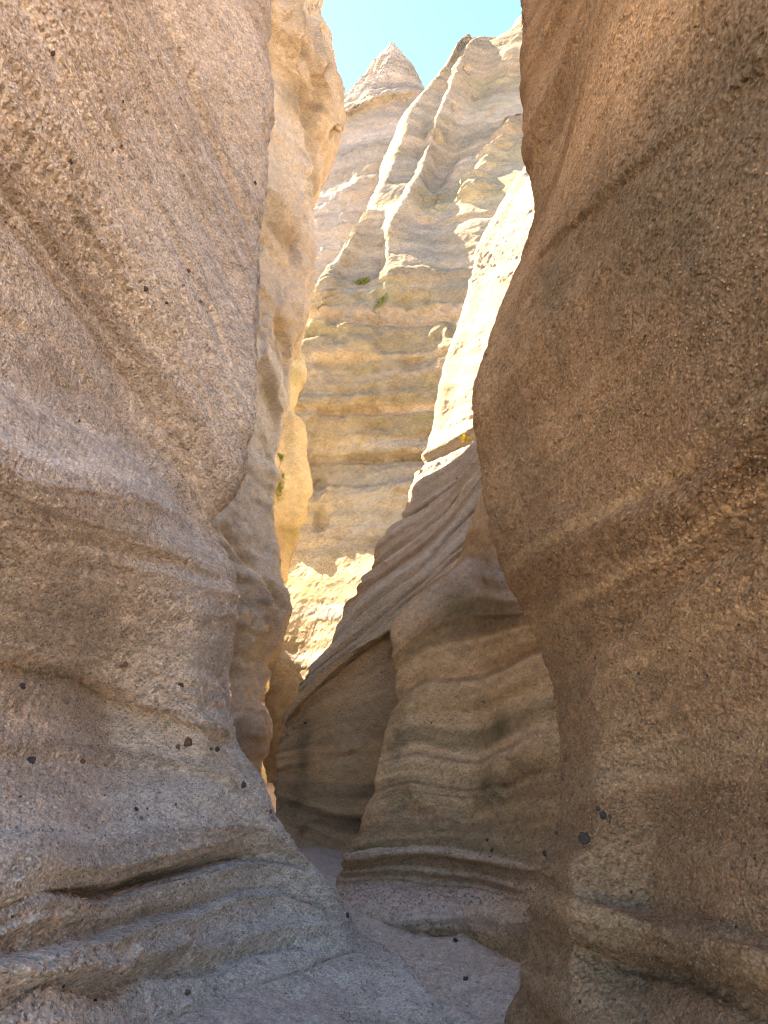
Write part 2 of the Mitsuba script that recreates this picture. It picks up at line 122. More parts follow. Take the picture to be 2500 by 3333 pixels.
NETS['near_right'] = [  # unseen top rows raised to bounce sun; first column flared for frontal light
  [(3.4, -3.2, -0.3), (1.35, -0.1, -0.3), (1, 1.3, -0.3), (0.85, 2.6, -0.3), (0.65, 3.6, -0.3), (0.5, 4.5, -0.3), (0.95, 5.05, -0.3), (2.3, 5.5, -0.3), (7.5, 6, -0.3)],
  [(3.47, -3.2, 0.08), (1.42, -0.1, 0.08), (1.07, 1.3, 0.08), (0.93, 2.5, 0.06), (0.75, 3.5, 0.04), (0.627, 4.4, 0.043), (1.077, 4.95, 0.043), (2.427, 5.4, 0.043), (7.627, 5.9, 0.043)],
  [(3.52, -1.92, 0.528), (1.47, 1.18, 0.528), (1.12, 2.58, 0.528), (1, 3.338, 0.405), (0.779, 3.6, 0.404), (0.72, 4.3, 0.313), (1.17, 4.85, 0.313), (2.52, 5.3, 0.313), (7.72, 5.8, 0.313)],
  [(3.6, -1.776, 0.606), (1.55, 1.324, 0.606), (1.2, 2.724, 0.606), (1.09, 3.592, 0.48), (0.8, 3.65, 0.545), (0.741, 4.25, 0.45), (1.191, 4.8, 0.45), (2.541, 5.25, 0.45), (7.741, 5.75, 0.45)],
  [(3.55, -1.913, 0.733), (1.5, 1.187, 0.733), (1.15, 2.587, 0.733), (1.03, 3.369, 0.63), (0.783, 3.55, 0.652), (0.735, 4.2, 0.578), (1.185, 4.75, 0.578), (2.535, 5.2, 0.578), (7.735, 5.7, 0.578)],
  [(3.54, -1.951, 0.796), (1.49, 1.149, 0.796), (1.14, 2.549, 0.796), (1.02, 3.318, 0.708), (0.789, 3.55, 0.74), (0.771, 4.2, 0.661), (1.221, 4.75, 0.661), (2.571, 5.2, 0.661), (7.771, 5.7, 0.661)],
  [(3.64, -1.743, 0.792), (1.59, 1.357, 0.792), (1.24, 2.757, 0.792), (1.11, 3.592, 0.707), (0.815, 3.65, 0.785), (0.784, 4.25, 0.699), (1.234, 4.8, 0.699), (2.584, 5.25, 0.699), (7.784, 5.75, 0.699)],
  [(3.67, -1.735, 0.996), (1.62, 1.365, 0.996), (1.27, 2.765, 0.996), (1.12, 3.568, 0.91), (0.862, 3.7, 0.901), (0.795, 4.25, 0.78), (1.245, 4.8, 0.78), (2.595, 5.25, 0.78), (7.795, 5.75, 0.78)],
  [(3.71, -1.73, 1.284), (1.66, 1.37, 1.284), (1.31, 2.77, 1.284), (1.16, 3.417, 1.197), (0.944, 3.75, 1.114), (0.899, 4.3, 1.009), (1.349, 4.85, 1.009), (2.699, 5.3, 1.009), (7.899, 5.8, 1.009)],
  [(3.69, -1.887, 1.716), (1.64, 1.213, 1.716), (1.29, 2.613, 1.716), (1.15, 3.279, 1.607), (0.986, 3.75, 1.509), (0.943, 4.3, 1.399), (1.393, 4.85, 1.399), (2.743, 5.3, 1.399), (7.943, 5.8, 1.399)],
  [(3.63, -2.097, 2.038), (1.58, 1.003, 2.038), (1.23, 2.403, 2.038), (1.1, 3.044, 1.944), (0.963, 3.75, 1.81), (0.93, 4.3, 1.697), (1.38, 4.85, 1.697), (2.73, 5.3, 1.697), (7.93, 5.8, 1.697)],
  [(3.58, -2.239, 2.181), (1.53, 0.861, 2.181), (1.18, 2.261, 2.181), (1.05, 2.858, 2.104), (0.877, 3.7, 2.055), (0.827, 4.3, 1.999), (1.277, 4.85, 1.999), (2.627, 5.3, 1.999), (7.827, 5.8, 1.999)],
  [(3.52, -2.398, 2.31), (1.47, 0.702, 2.31), (1.12, 2.102, 2.31), (1, 2.8, 2.282), (0.801, 3.7, 2.283), (0.71, 4.3, 2.26), (1.16, 4.85, 2.26), (2.51, 5.3, 2.26), (7.71, 5.8, 2.26)],
  [(3.47, -2.6, 2.685), (1.42, 0.5, 2.685), (1.07, 1.9, 2.685), (0.94, 2.9, 2.665), (0.757, 3.75, 2.615), (0.615, 4.3, 2.585), (1.065, 4.85, 2.585), (2.415, 5.3, 2.585), (7.615, 5.8, 2.585)],
  [(3.42, -2.6, 3.023), (1.37, 0.5, 3.023), (1.02, 1.9, 3.023), (0.88, 2.9, 3.003), (0.701, 3.75, 2.953), (0.561, 4.3, 2.923), (1.011, 4.85, 2.923), (2.361, 5.3, 2.923), (7.561, 5.8, 2.923)],
  [(3.39, -2.6, 3.404), (1.34, 0.5, 3.404), (0.99, 1.9, 3.404), (0.84, 2.9, 3.384), (0.664, 3.75, 3.334), (0.525, 4.3, 3.304), (0.975, 4.85, 3.304), (2.325, 5.3, 3.304), (7.525, 5.8, 3.304)],
  [(3.38, -2.6, 3.558), (1.33, 0.5, 3.596), (0.98, 1.9, 3.596), (0.83, 2.9, 3.576), (0.681, 3.75, 3.526), (0.551, 4.3, 3.496), (1.001, 4.85, 3.496), (2.351, 5.3, 3.496), (7.551, 5.8, 3.496)],
  [(3.37, -2.6, 3.662), (1.32, 0.5, 3.77), (0.97, 1.9, 3.77), (0.84, 2.9, 3.75), (0.73, 3.75, 3.7), (0.613, 4.3, 3.67), (1.063, 4.85, 3.67), (2.413, 5.3, 3.67), (7.613, 5.8, 3.67)],
  [(3.37, -2.6, 3.813), (1.32, 0.5, 4.022), (0.97, 1.9, 4.022), (0.86, 2.9, 4.002), (0.806, 3.75, 3.952), (0.707, 4.3, 3.922), (1.157, 4.85, 3.922), (2.507, 5.3, 3.922), (7.707, 5.8, 3.922)],
  [(3.37, -2.6, 3.949), (1.32, 0.5, 4.248), (0.97, 1.9, 4.248), (0.9, 2.9, 4.228), (0.88, 3.75, 4.178), (0.794, 4.3, 4.148), (1.244, 4.85, 4.148), (2.594, 5.3, 4.148), (7.794, 5.8, 4.148)],
  [(3.39, -2.6, 4.129), (1.34, 0.5, 4.549), (0.99, 1.9, 4.549), (0.97, 2.9, 4.529), (0.971, 3.75, 4.479), (0.891, 4.3, 4.449), (1.341, 4.85, 4.449), (2.691, 5.3, 4.449), (7.891, 5.8, 4.449)],
  [(3.48, -2.6, 4.379), (1.43, 0.5, 4.965), (1.08, 1.9, 4.965), (1.08, 2.9, 4.945), (1.07, 3.75, 4.895), (0.987, 4.3, 4.865), (1.437, 4.85, 4.865), (2.787, 5.3, 4.865), (7.987, 5.8, 4.865)],
  [(3.6, -2.6, 4.552), (1.55, 0.5, 5.253), (1.2, 1.9, 5.253), (1.13, 2.9, 5.233), (1.048, 3.75, 5.183), (0.94, 4.3, 5.153), (1.39, 4.85, 5.153), (2.74, 5.3, 5.153), (7.94, 5.8, 5.153)],
  [(3.75, -2.6, 4.777), (1.7, 0.5, 5.628), (1.35, 1.9, 5.628), (1.2, 2.9, 5.608), (1.037, 3.75, 5.558), (0.902, 4.3, 5.528), (1.352, 4.85, 5.528), (2.702, 5.3, 5.528), (7.902, 5.8, 5.528)],
  [(3.9, -2.6, 4.936), (1.85, 0.5, 5.893), (1.5, 1.9, 5.893), (1.25, 2.9, 5.873), (1.052, 3.75, 5.823), (0.905, 4.3, 5.793), (1.355, 4.85, 5.793), (2.705, 5.3, 5.793), (7.905, 5.8, 5.793)],
  [(4.02, -2.6, 5.134), (1.97, 0.5, 6.223), (1.62, 1.9, 6.223), (1.3, 2.9, 6.203), (1.091, 3.75, 6.153), (0.942, 4.3, 6.123), (1.392, 4.85, 6.123), (2.742, 5.3, 6.123), (7.942, 5.8, 6.123)],
  [(4.15, -2.6, 5.295), (2.1, 0.5, 6.492), (1.75, 1.9, 6.492), (1.36, 2.9, 6.472), (1.132, 3.75, 6.422), (0.976, 4.3, 6.392), (1.426, 4.85, 6.392), (2.776, 5.3, 6.392), (7.976, 5.8, 6.392)],
  [(4.3, -2.6, 5.807), (2.25, 0.5, 7.346), (1.9, 1.9, 7.346), (1.5, 2.9, 7.326), (1.23, 3.75, 7.276), (1.06, 4.3, 7.246), (1.51, 4.85, 7.246), (2.86, 5.3, 7.246), (8.06, 5.8, 7.246)],
  [(4.6, -2.6, 6.38), (2.55, 0.5, 8.3), (2.2, 1.9, 8.3), (1.9, 2.9, 8.4), (1.65, 3.8, 8.5), (1.45, 4.4, 8.6), (1.9, 4.95, 8.6), (3.25, 5.4, 8.6), (8.45, 5.9, 8.6)],
  [(5.3, -2.6, 7.58), (3.25, 0.5, 10.3), (2.9, 1.9, 10.3), (2.6, 2.9, 10.4), (2.3, 3.8, 10.5), (2.1, 4.45, 10.6), (2.55, 5, 10.6), (3.9, 5.45, 10.6), (9.1, 5.95, 10.6)],
  [(6.6, -2.6, 8.48), (4.55, 0.5, 11.8), (4.2, 1.9, 11.8), (3.9, 2.9, 11.9), (3.6, 3.8, 12), (3.4, 4.5, 12), (3.85, 5.05, 12), (5.2, 5.5, 12), (10.4, 6, 12)],
  [(12.4, -2.6, 9.08), (10.35, 0.5, 12.8), (10, 1.9, 12.8), (10, 2.9, 12.9), (10, 3.8, 13), (10, 4.7, 13), (10.45, 5.25, 13), (11.8, 5.7, 13), (17, 6.2, 13)],
]
NETS['mid_left'] = [  # unseen back columns thickened to shade the lower slope of the striped wall
  [(-6.75, 6.8, -0.4), (-2.9, 7.1, -0.4), (-2.27, 8.3, -0.4), (-1.85, 9.2, -0.4), (-1.62, 9.75, -0.4), (-1.55, 10, -0.4), (-1.83, 11, -0.4), (-2.15, 12, -0.4), (-4.55, 12.6, -0.4), (-10.55, 13, -0.4)],
  [(-6.681, 7, -0.012), (-2.831, 7.3, -0.012), (-2.201, 8.5, -0.012), (-1.781, 9.4, -0.012), (-1.551, 9.95, -0.012), (-1.481, 10.2, -0.012), (-1.761, 11.2, -0.012), (-2.081, 12.2, -0.012), (-4.481, 12.8, -0.012), (-10.481, 13.2, -0.012)],
  [(-6.724, 7, 0.522), (-2.874, 7.3, 0.522), (-2.148, 8.5, 0.522), (-1.776, 9.4, 0.522), (-1.594, 9.95, 0.522), (-1.524, 10.2, 0.522), (-1.804, 11.2, 0.522), (-2.124, 12.2, 0.522), (-4.524, 12.8, 0.522), (-10.524, 13.2, 0.522)],
  [(-6.733, 7, 0.935), (-2.883, 7.3, 0.935), (-2.202, 8.5, 0.935), (-1.807, 9.4, 0.935), (-1.603, 9.95, 0.935), (-1.533, 10.2, 0.935), (-1.813, 11.2, 0.935), (-2.133, 12.2, 0.935), (-4.533, 12.8, 0.935), (-10.533, 13.2, 0.935)],
  [(-6.666, 7, 1.331), (-2.816, 7.3, 1.331), (-2.255, 8.5, 1.331), (-1.801, 9.4, 1.331), (-1.536, 9.95, 1.331), (-1.466, 10.2, 1.331), (-1.746, 11.2, 1.331), (-2.066, 12.2, 1.331), (-4.466, 12.8, 1.331), (-10.466, 13.2, 1.331)],
  [(-6.719, 7, 1.674), (-2.869, 7.3, 1.674), (-2.327, 8.5, 1.674), (-1.863, 9.4, 1.674), (-1.589, 9.95, 1.674), (-1.519, 10.2, 1.674), (-1.799, 11.2, 1.674), (-2.119, 12.2, 1.674), (-4.519, 12.8, 1.674), (-10.519, 13.2, 1.674)],
  [(-6.755, 7, 2.085), (-2.905, 7.3, 2.085), (-2.253, 8.5, 2.085), (-1.844, 9.4, 2.085), (-1.625, 9.95, 2.085), (-1.555, 10.2, 2.085), (-1.835, 11.2, 2.085), (-2.155, 12.2, 2.085), (-4.555, 12.8, 2.085), (-10.555, 13.2, 2.085)],
  [(-6.718, 7, 2.382), (-2.868, 7.3, 2.382), (-2.138, 8.5, 2.382), (-1.768, 9.4, 2.382), (-1.588, 9.95, 2.382), (-1.518, 10.2, 2.382), (-1.798, 11.2, 2.382), (-2.118, 12.2, 2.382), (-4.518, 12.8, 2.382), (-10.518, 13.2, 2.382)],
  [(-6.656, 7, 2.687), (-2.806, 7.3, 2.687), (-2.144, 8.5, 2.687), (-1.74, 9.4, 2.687), (-1.526, 9.95, 2.687), (-1.456, 10.2, 2.687), (-1.736, 11.2, 2.687), (-2.056, 12.2, 2.687), (-4.456, 12.8, 2.687), (-10.456, 13.2, 2.687)],
  [(-6.593, 7, 2.993), (-2.743, 7.3, 2.993), (-2.196, 8.5, 2.993), (-1.735, 9.4, 2.993), (-1.463, 9.95, 2.993), (-1.393, 10.2, 2.993), (-1.673, 11.2, 2.993), (-1.993, 12.2, 2.993), (-4.393, 12.8, 2.993), (-10.393, 13.2, 2.993)],
  [(-6.659, 7, 3.687), (-2.809, 7.3, 3.687), (-2.255, 8.5, 3.687), (-1.797, 9.4, 3.687), (-1.529, 9.95, 3.687), (-1.459, 10.2, 3.687), (-1.739, 11.2, 3.687), (-2.059, 12.2, 3.687), (-4.459, 12.8, 3.687), (-10.459, 13.2, 3.687)],
  [(-6.712, 7, 4.131), (-2.862, 7.3, 4.131), (-2.19, 8.5, 4.131), (-1.791, 9.4, 4.131), (-1.582, 9.95, 4.131), (-1.512, 10.2, 4.131), (-1.792, 11.2, 4.131), (-2.112, 12.2, 4.131), (-4.512, 12.8, 4.131), (-10.512, 13.2, 4.131)],
  [(-6.746, 7, 4.473), (-2.896, 7.3, 4.473), (-2.167, 8.5, 4.473), (-1.796, 9.4, 4.473), (-1.616, 9.95, 4.473), (-1.546, 10.2, 4.473), (-1.826, 11.2, 4.473), (-2.146, 12.2, 4.473), (-4.546, 12.8, 4.473), (-10.546, 13.2, 4.473)],
  [(-6.75, 7, 4.943), (-2.9, 7.3, 4.943), (-2.259, 8.5, 4.943), (-1.844, 9.4, 4.943), (-1.62, 9.95, 4.943), (-1.55, 10.2, 4.943), (-1.83, 11.2, 4.943), (-2.15, 12.2, 4.943), (-4.55, 12.8, 4.943), (-10.55, 13.2, 4.943)],
  [(-6.716, 7, 5.216), (-2.866, 7.3, 5.216), (-2.329, 8.5, 5.216), (-1.863, 9.4, 5.216), (-1.586, 9.95, 5.216), (-1.516, 10.2, 5.216), (-1.796, 11.2, 5.216), (-2.116, 12.2, 5.216), (-4.516, 12.8, 5.216), (-10.516, 13.2, 5.216)],
  [(-6.696, 7, 5.638), (-2.846, 7.3, 5.638), (-2.277, 8.5, 5.638), (-1.826, 9.4, 5.638), (-1.566, 9.95, 5.638), (-1.496, 10.2, 5.638), (-1.776, 11.2, 5.638), (-2.096, 12.2, 5.638), (-4.496, 12.8, 5.638), (-10.496, 13.2, 5.638)],
  [(-6.576, 7, 5.992), (-2.726, 7.3, 5.992), (-2.036, 8.5, 5.992), (-1.646, 9.4, 5.992), (-1.446, 9.95, 5.992), (-1.376, 10.2, 5.992), (-1.656, 11.2, 5.992), (-1.976, 12.2, 5.992), (-4.376, 12.8, 5.992), (-10.376, 13.2, 5.992)],
  [(-6.532, 7, 6.722), (-2.682, 7.3, 6.722), (-1.959, 8.5, 6.722), (-1.585, 9.4, 6.722), (-1.402, 9.95, 6.722), (-1.332, 10.2, 6.722), (-1.612, 11.2, 6.722), (-1.932, 12.2, 6.722), (-4.332, 12.8, 6.722), (-10.332, 13.2, 6.722)],
  [(-6.401, 7, 7.02), (-2.551, 7.3, 7.02), (-1.932, 8.5, 7.02), (-1.506, 9.4, 7.02), (-1.271, 9.95, 7.02), (-1.201, 10.2, 7.02), (-1.481, 11.2, 7.02), (-1.801, 12.2, 7.02), (-4.201, 12.8, 7.02), (-10.201, 13.2, 7.02)],
  [(-6.281, 7, 7.709), (-2.431, 7.3, 7.709), (-1.9, 8.5, 7.709), (-1.431, 9.4, 7.709), (-1.151, 9.95, 7.709), (-1.081, 10.2, 7.709), (-1.361, 11.2, 7.709), (-1.681, 12.2, 7.709), (-4.081, 12.8, 7.709), (-10.081, 13.2, 7.709)],
  [(-6.274, 7, 8.178), (-2.424, 7.3, 8.178), (-1.836, 8.5, 8.178), (-1.395, 9.4, 8.178), (-1.144, 9.95, 8.178), (-1.074, 10.2, 8.178), (-1.354, 11.2, 8.178), (-1.674, 12.2, 8.178), (-4.074, 12.8, 8.178), (-10.074, 13.2, 8.178)],
  [(-6.29, 7, 8.904), (-2.44, 7.3, 8.904), (-1.734, 8.5, 8.904), (-1.352, 9.4, 8.904), (-1.16, 9.95, 8.904), (-1.09, 10.2, 8.904), (-1.37, 11.2, 8.904), (-1.69, 12.2, 8.904), (-4.09, 12.8, 8.904), (-10.09, 13.2, 8.904)],
  [(-6.308, 7, 9.482), (-2.458, 7.3, 9.482), (-1.746, 8.5, 9.482), (-1.367, 9.4, 9.482), (-1.178, 9.95, 9.482), (-1.108, 10.2, 9.482), (-1.388, 11.2, 9.482), (-1.708, 12.2, 9.482), (-4.108, 12.8, 9.482), (-10.108, 13.2, 9.482)],
  [(-6.257, 7, 9.734), (-2.407, 7.3, 9.734), (-1.809, 8.5, 9.734), (-1.373, 9.4, 9.734), (-1.127, 9.95, 9.734), (-1.057, 10.2, 9.734), (-1.337, 11.2, 9.734), (-1.657, 12.2, 9.734), (-4.057, 12.8, 9.734), (-10.057, 13.2, 9.734)],
  [(-6.085, 7, 10.339), (-2.235, 7.3, 10.339), (-1.705, 8.5, 10.339), (-1.235, 9.4, 10.339), (-0.955, 9.95, 10.339), (-0.885, 10.2, 10.339), (-1.165, 11.2, 10.339), (-1.485, 12.2, 10.339), (-3.885, 12.8, 10.339), (-9.885, 13.2, 10.339)],
  [(-6.017, 7, 10.6), (-2.167, 7.3, 10.6), (-1.558, 8.5, 10.6), (-1.127, 9.4, 10.6), (-0.887, 9.95, 10.6), (-0.817, 10.2, 10.6), (-1.097, 11.2, 10.6), (-1.417, 12.2, 10.6), (-3.817, 12.8, 10.6), (-9.817, 13.2, 10.6)],
  [(-5.949, 7, 10.954), (-2.099, 7.3, 10.954), (-1.38, 8.5, 10.954), (-1.004, 9.4, 10.954), (-0.819, 9.95, 10.954), (-0.749, 10.2, 10.954), (-1.029, 11.2, 10.954), (-1.349, 12.2, 10.954), (-3.749, 12.8, 10.954), (-9.749, 13.2, 10.954)],
  [(-6.034, 7, 11.689), (-2.184, 7.3, 11.689), (-1.486, 8.5, 11.689), (-1.1, 9.4, 11.689), (-0.904, 9.95, 11.689), (-0.834, 10.2, 11.689), (-1.114, 11.2, 11.689), (-1.434, 12.2, 11.689), (-3.834, 12.8, 11.689), (-9.834, 13.2, 11.689)],
  [(-5.903, 7, 11.916), (-2.053, 7.3, 11.916), (-1.474, 8.5, 11.916), (-1.028, 9.4, 11.916), (-0.773, 9.95, 11.916), (-0.703, 10.2, 11.916), (-0.983, 11.2, 11.916), (-1.303, 12.2, 11.916), (-3.703, 12.8, 11.916), (-9.703, 13.2, 11.916)],
  [(-6.073, 7, 12.529), (-2.223, 7.3, 12.529), (-1.69, 8.5, 12.529), (-1.222, 9.4, 12.529), (-0.943, 9.95, 12.529), (-0.873, 10.2, 12.529), (-1.153, 11.2, 12.529), (-1.473, 12.2, 12.529), (-3.873, 12.8, 12.529), (-9.873, 13.2, 12.529)],
  [(-6.124, 7, 13.105), (-2.274, 7.3, 13.105), (-1.644, 8.5, 13.105), (-1.224, 9.4, 13.105), (-0.994, 9.95, 13.105), (-0.924, 10.2, 13.105), (-1.204, 11.2, 13.105), (-1.524, 12.2, 13.105), (-3.924, 12.8, 13.105), (-9.924, 13.2, 13.105)],
  [(-6.153, 7, 14.164), (-2.303, 7.3, 14.164), (-1.577, 8.5, 14.164), (-1.205, 9.4, 14.164), (-1.023, 9.95, 14.164), (-0.953, 10.2, 14.164), (-1.233, 11.2, 14.164), (-1.553, 12.2, 14.164), (-3.953, 12.8, 14.164), (-9.953, 13.2, 14.164)],
  [(-6.85, 7, 16), (-3, 7.3, 16), (-2.37, 8.5, 16), (-1.95, 9.4, 16), (-1.72, 9.95, 16), (-1.65, 10.2, 16), (-1.93, 11.2, 16), (-2.25, 12.2, 16), (-4.65, 12.8, 16), (-10.65, 13.2, 16)],
  [(-7.21, 7, 17.2), (-3.36, 7.3, 17.2), (-2.73, 8.5, 17.2), (-2.31, 9.4, 17.2), (-2.08, 9.95, 17.2), (-2.01, 10.2, 17.2), (-2.29, 11.2, 17.2), (-2.61, 12.2, 17.2), (-5.01, 12.8, 17.2), (-11.01, 13.2, 17.2)],
  [(-13.25, 7.3, 18.5), (-9.4, 7.6, 18.5), (-8.77, 8.8, 18.5), (-8.35, 9.7, 18.5), (-8.12, 10.25, 18.5), (-8.05, 10.5, 18.5), (-8.33, 11.5, 18.5), (-8.65, 12.5, 18.5), (-11.05, 13.1, 18.5), (-17.05, 13.5, 18.5)],
]
NETS['fin'] = [  # last three columns: added unseen rear wall, sized for sun on cliff foot
  [(-7.446, 12.2, -0.753), (-3.546, 12.6, -0.753), (-2.696, 13.7, -0.753), (-2.246, 14.5, -0.753), (-1.946, 15.2, -0.753), (-3.046, 17.7, -0.301), (-3.646, 23.2, -0.301), (-7.946, 24.2, -0.301)],
  [(-7.58, 12.2, 0.587), (-3.68, 12.6, 0.587), (-2.83, 13.7, 0.587), (-2.38, 14.5, 0.587), (-2.08, 15.2, 0.587), (-3.18, 17.7, 0.235), (-3.78, 23.2, 0.235), (-8.08, 24.2, 0.235)],
  [(-7.681, 12.2, 1.707), (-3.781, 12.6, 1.707), (-2.931, 13.7, 1.707), (-2.481, 14.5, 1.707), (-2.181, 15.2, 1.707), (-3.281, 17.7, 0.683), (-3.881, 23.2, 0.683), (-8.181, 24.2, 0.683)],
  [(-7.571, 12.2, 2.755), (-3.671, 12.6, 2.755), (-2.821, 13.7, 2.755), (-2.371, 14.5, 2.755), (-2.071, 15.2, 2.755), (-3.171, 17.7, 1.102), (-3.771, 23.2, 1.102), (-8.071, 24.2, 1.102)],
  [(-7.518, 12.2, 3.475), (-3.618, 12.6, 3.475), (-2.768, 13.7, 3.475), (-2.318, 14.5, 3.475), (-2.018, 15.2, 3.475), (-3.118, 17.7, 1.39), (-3.718, 23.2, 1.39), (-8.018, 24.2, 1.39)],
  [(-7.511, 12.2, 4.002), (-3.611, 12.6, 4.002), (-2.761, 13.7, 4.002), (-2.311, 14.5, 4.002), (-2.011, 15.2, 4.002), (-3.111, 17.7, 1.601), (-3.711, 23.2, 1.601), (-8.011, 24.2, 1.601)],
  [(-7.398, 12.2, 4.281), (-3.498, 12.6, 4.281), (-2.648, 13.7, 4.281), (-2.198, 14.5, 4.281), (-1.898, 15.2, 4.281), (-2.998, 17.7, 1.713), (-3.598, 23.2, 1.713), (-7.898, 24.2, 1.713)],
  [(-7.375, 12.2, 4.95), (-3.475, 12.6, 4.95), (-2.625, 13.7, 4.95), (-2.175, 14.5, 4.95), (-1.875, 15.2, 4.95), (-2.975, 17.7, 1.98), (-3.575, 23.2, 1.98), (-7.875, 24.2, 1.98)],
  [(-7.152, 12.2, 5.433), (-3.252, 12.6, 5.433), (-2.402, 13.7, 5.433), (-1.952, 14.5, 5.433), (-1.652, 15.2, 5.433), (-2.752, 17.7, 2.173), (-3.352, 23.2, 2.173), (-7.652, 24.2, 2.173)],
  [(-7.139, 12.2, 6.129), (-3.239, 12.6, 6.129), (-2.389, 13.7, 6.129), (-1.939, 14.5, 6.129), (-1.639, 15.2, 6.129), (-2.739, 17.7, 2.451), (-3.339, 23.2, 2.451), (-7.639, 24.2, 2.451)],
  [(-7.24, 12.2, 7.038), (-3.34, 12.6, 7.038), (-2.49, 13.7, 7.038), (-2.04, 14.5, 7.038), (-1.74, 15.2, 7.038), (-2.84, 17.7, 2.815), (-3.44, 23.2, 2.815), (-7.74, 24.2, 2.815)],
  [(-7.362, 12.2, 7.876), (-3.462, 12.6, 7.876), (-2.612, 13.7, 7.876), (-2.162, 14.5, 7.876), (-1.862, 15.2, 7.876), (-2.962, 17.7, 3.15), (-3.562, 23.2, 3.15), (-7.862, 24.2, 3.15)],
  [(-7.279, 12.2, 8.414), (-3.379, 12.6, 8.414), (-2.529, 13.7, 8.414), (-2.079, 14.5, 8.414), (-1.779, 15.2, 8.414), (-2.879, 17.7, 3.366), (-3.479, 23.2, 3.366), (-7.779, 24.2, 3.366)],
  [(-7.248, 12.2, 8.99), (-3.348, 12.6, 8.99), (-2.498, 13.7, 8.99), (-2.048, 14.5, 8.99), (-1.748, 15.2, 8.99), (-2.848, 17.7, 3.596), (-3.448, 23.2, 3.596), (-7.748, 24.2, 3.596)],
  [(-7.335, 12.2, 9.209), (-3.435, 12.6, 9.209), (-2.585, 13.7, 9.209), (-2.135, 14.5, 9.209), (-1.835, 15.2, 9.209), (-2.935, 17.7, 3.684), (-3.535, 23.2, 3.684), (-7.835, 24.2, 3.684)],
  [(-7.554, 12.3, 9.297), (-3.654, 12.7, 9.297), (-2.804, 13.8, 9.297), (-2.354, 14.6, 9.297), (-2.054, 15.3, 9.297), (-3.154, 17.8, 3.719), (-3.754, 23.3, 3.719), (-8.054, 24.3, 3.719)],
  [(-8.304, 12.7, 9.417), (-4.404, 13.1, 9.417), (-3.554, 14.2, 9.417), (-3.104, 15, 9.417), (-2.804, 15.7, 9.417), (-3.904, 18.2, 3.767), (-4.504, 23.7, 3.767), (-8.804, 24.7, 3.767)],
  [(-10.404, 12.9, 9.297), (-6.504, 13.3, 9.297), (-5.654, 14.4, 9.297), (-5.204, 15.2, 9.297), (-4.904, 15.9, 9.297), (-6.004, 18.4, 3.719), (-6.604, 23.9, 3.719), (-10.904, 24.9, 3.719)],
  [(-16.404, 13.7, 9.097), (-12.504, 14.1, 9.097), (-11.654, 15.2, 9.097), (-11.204, 16, 9.097), (-10.904, 16.7, 9.097), (-12.004, 19.2, 3.639), (-12.604, 24.7, 3.639), (-16.904, 25.7, 3.639)],
]
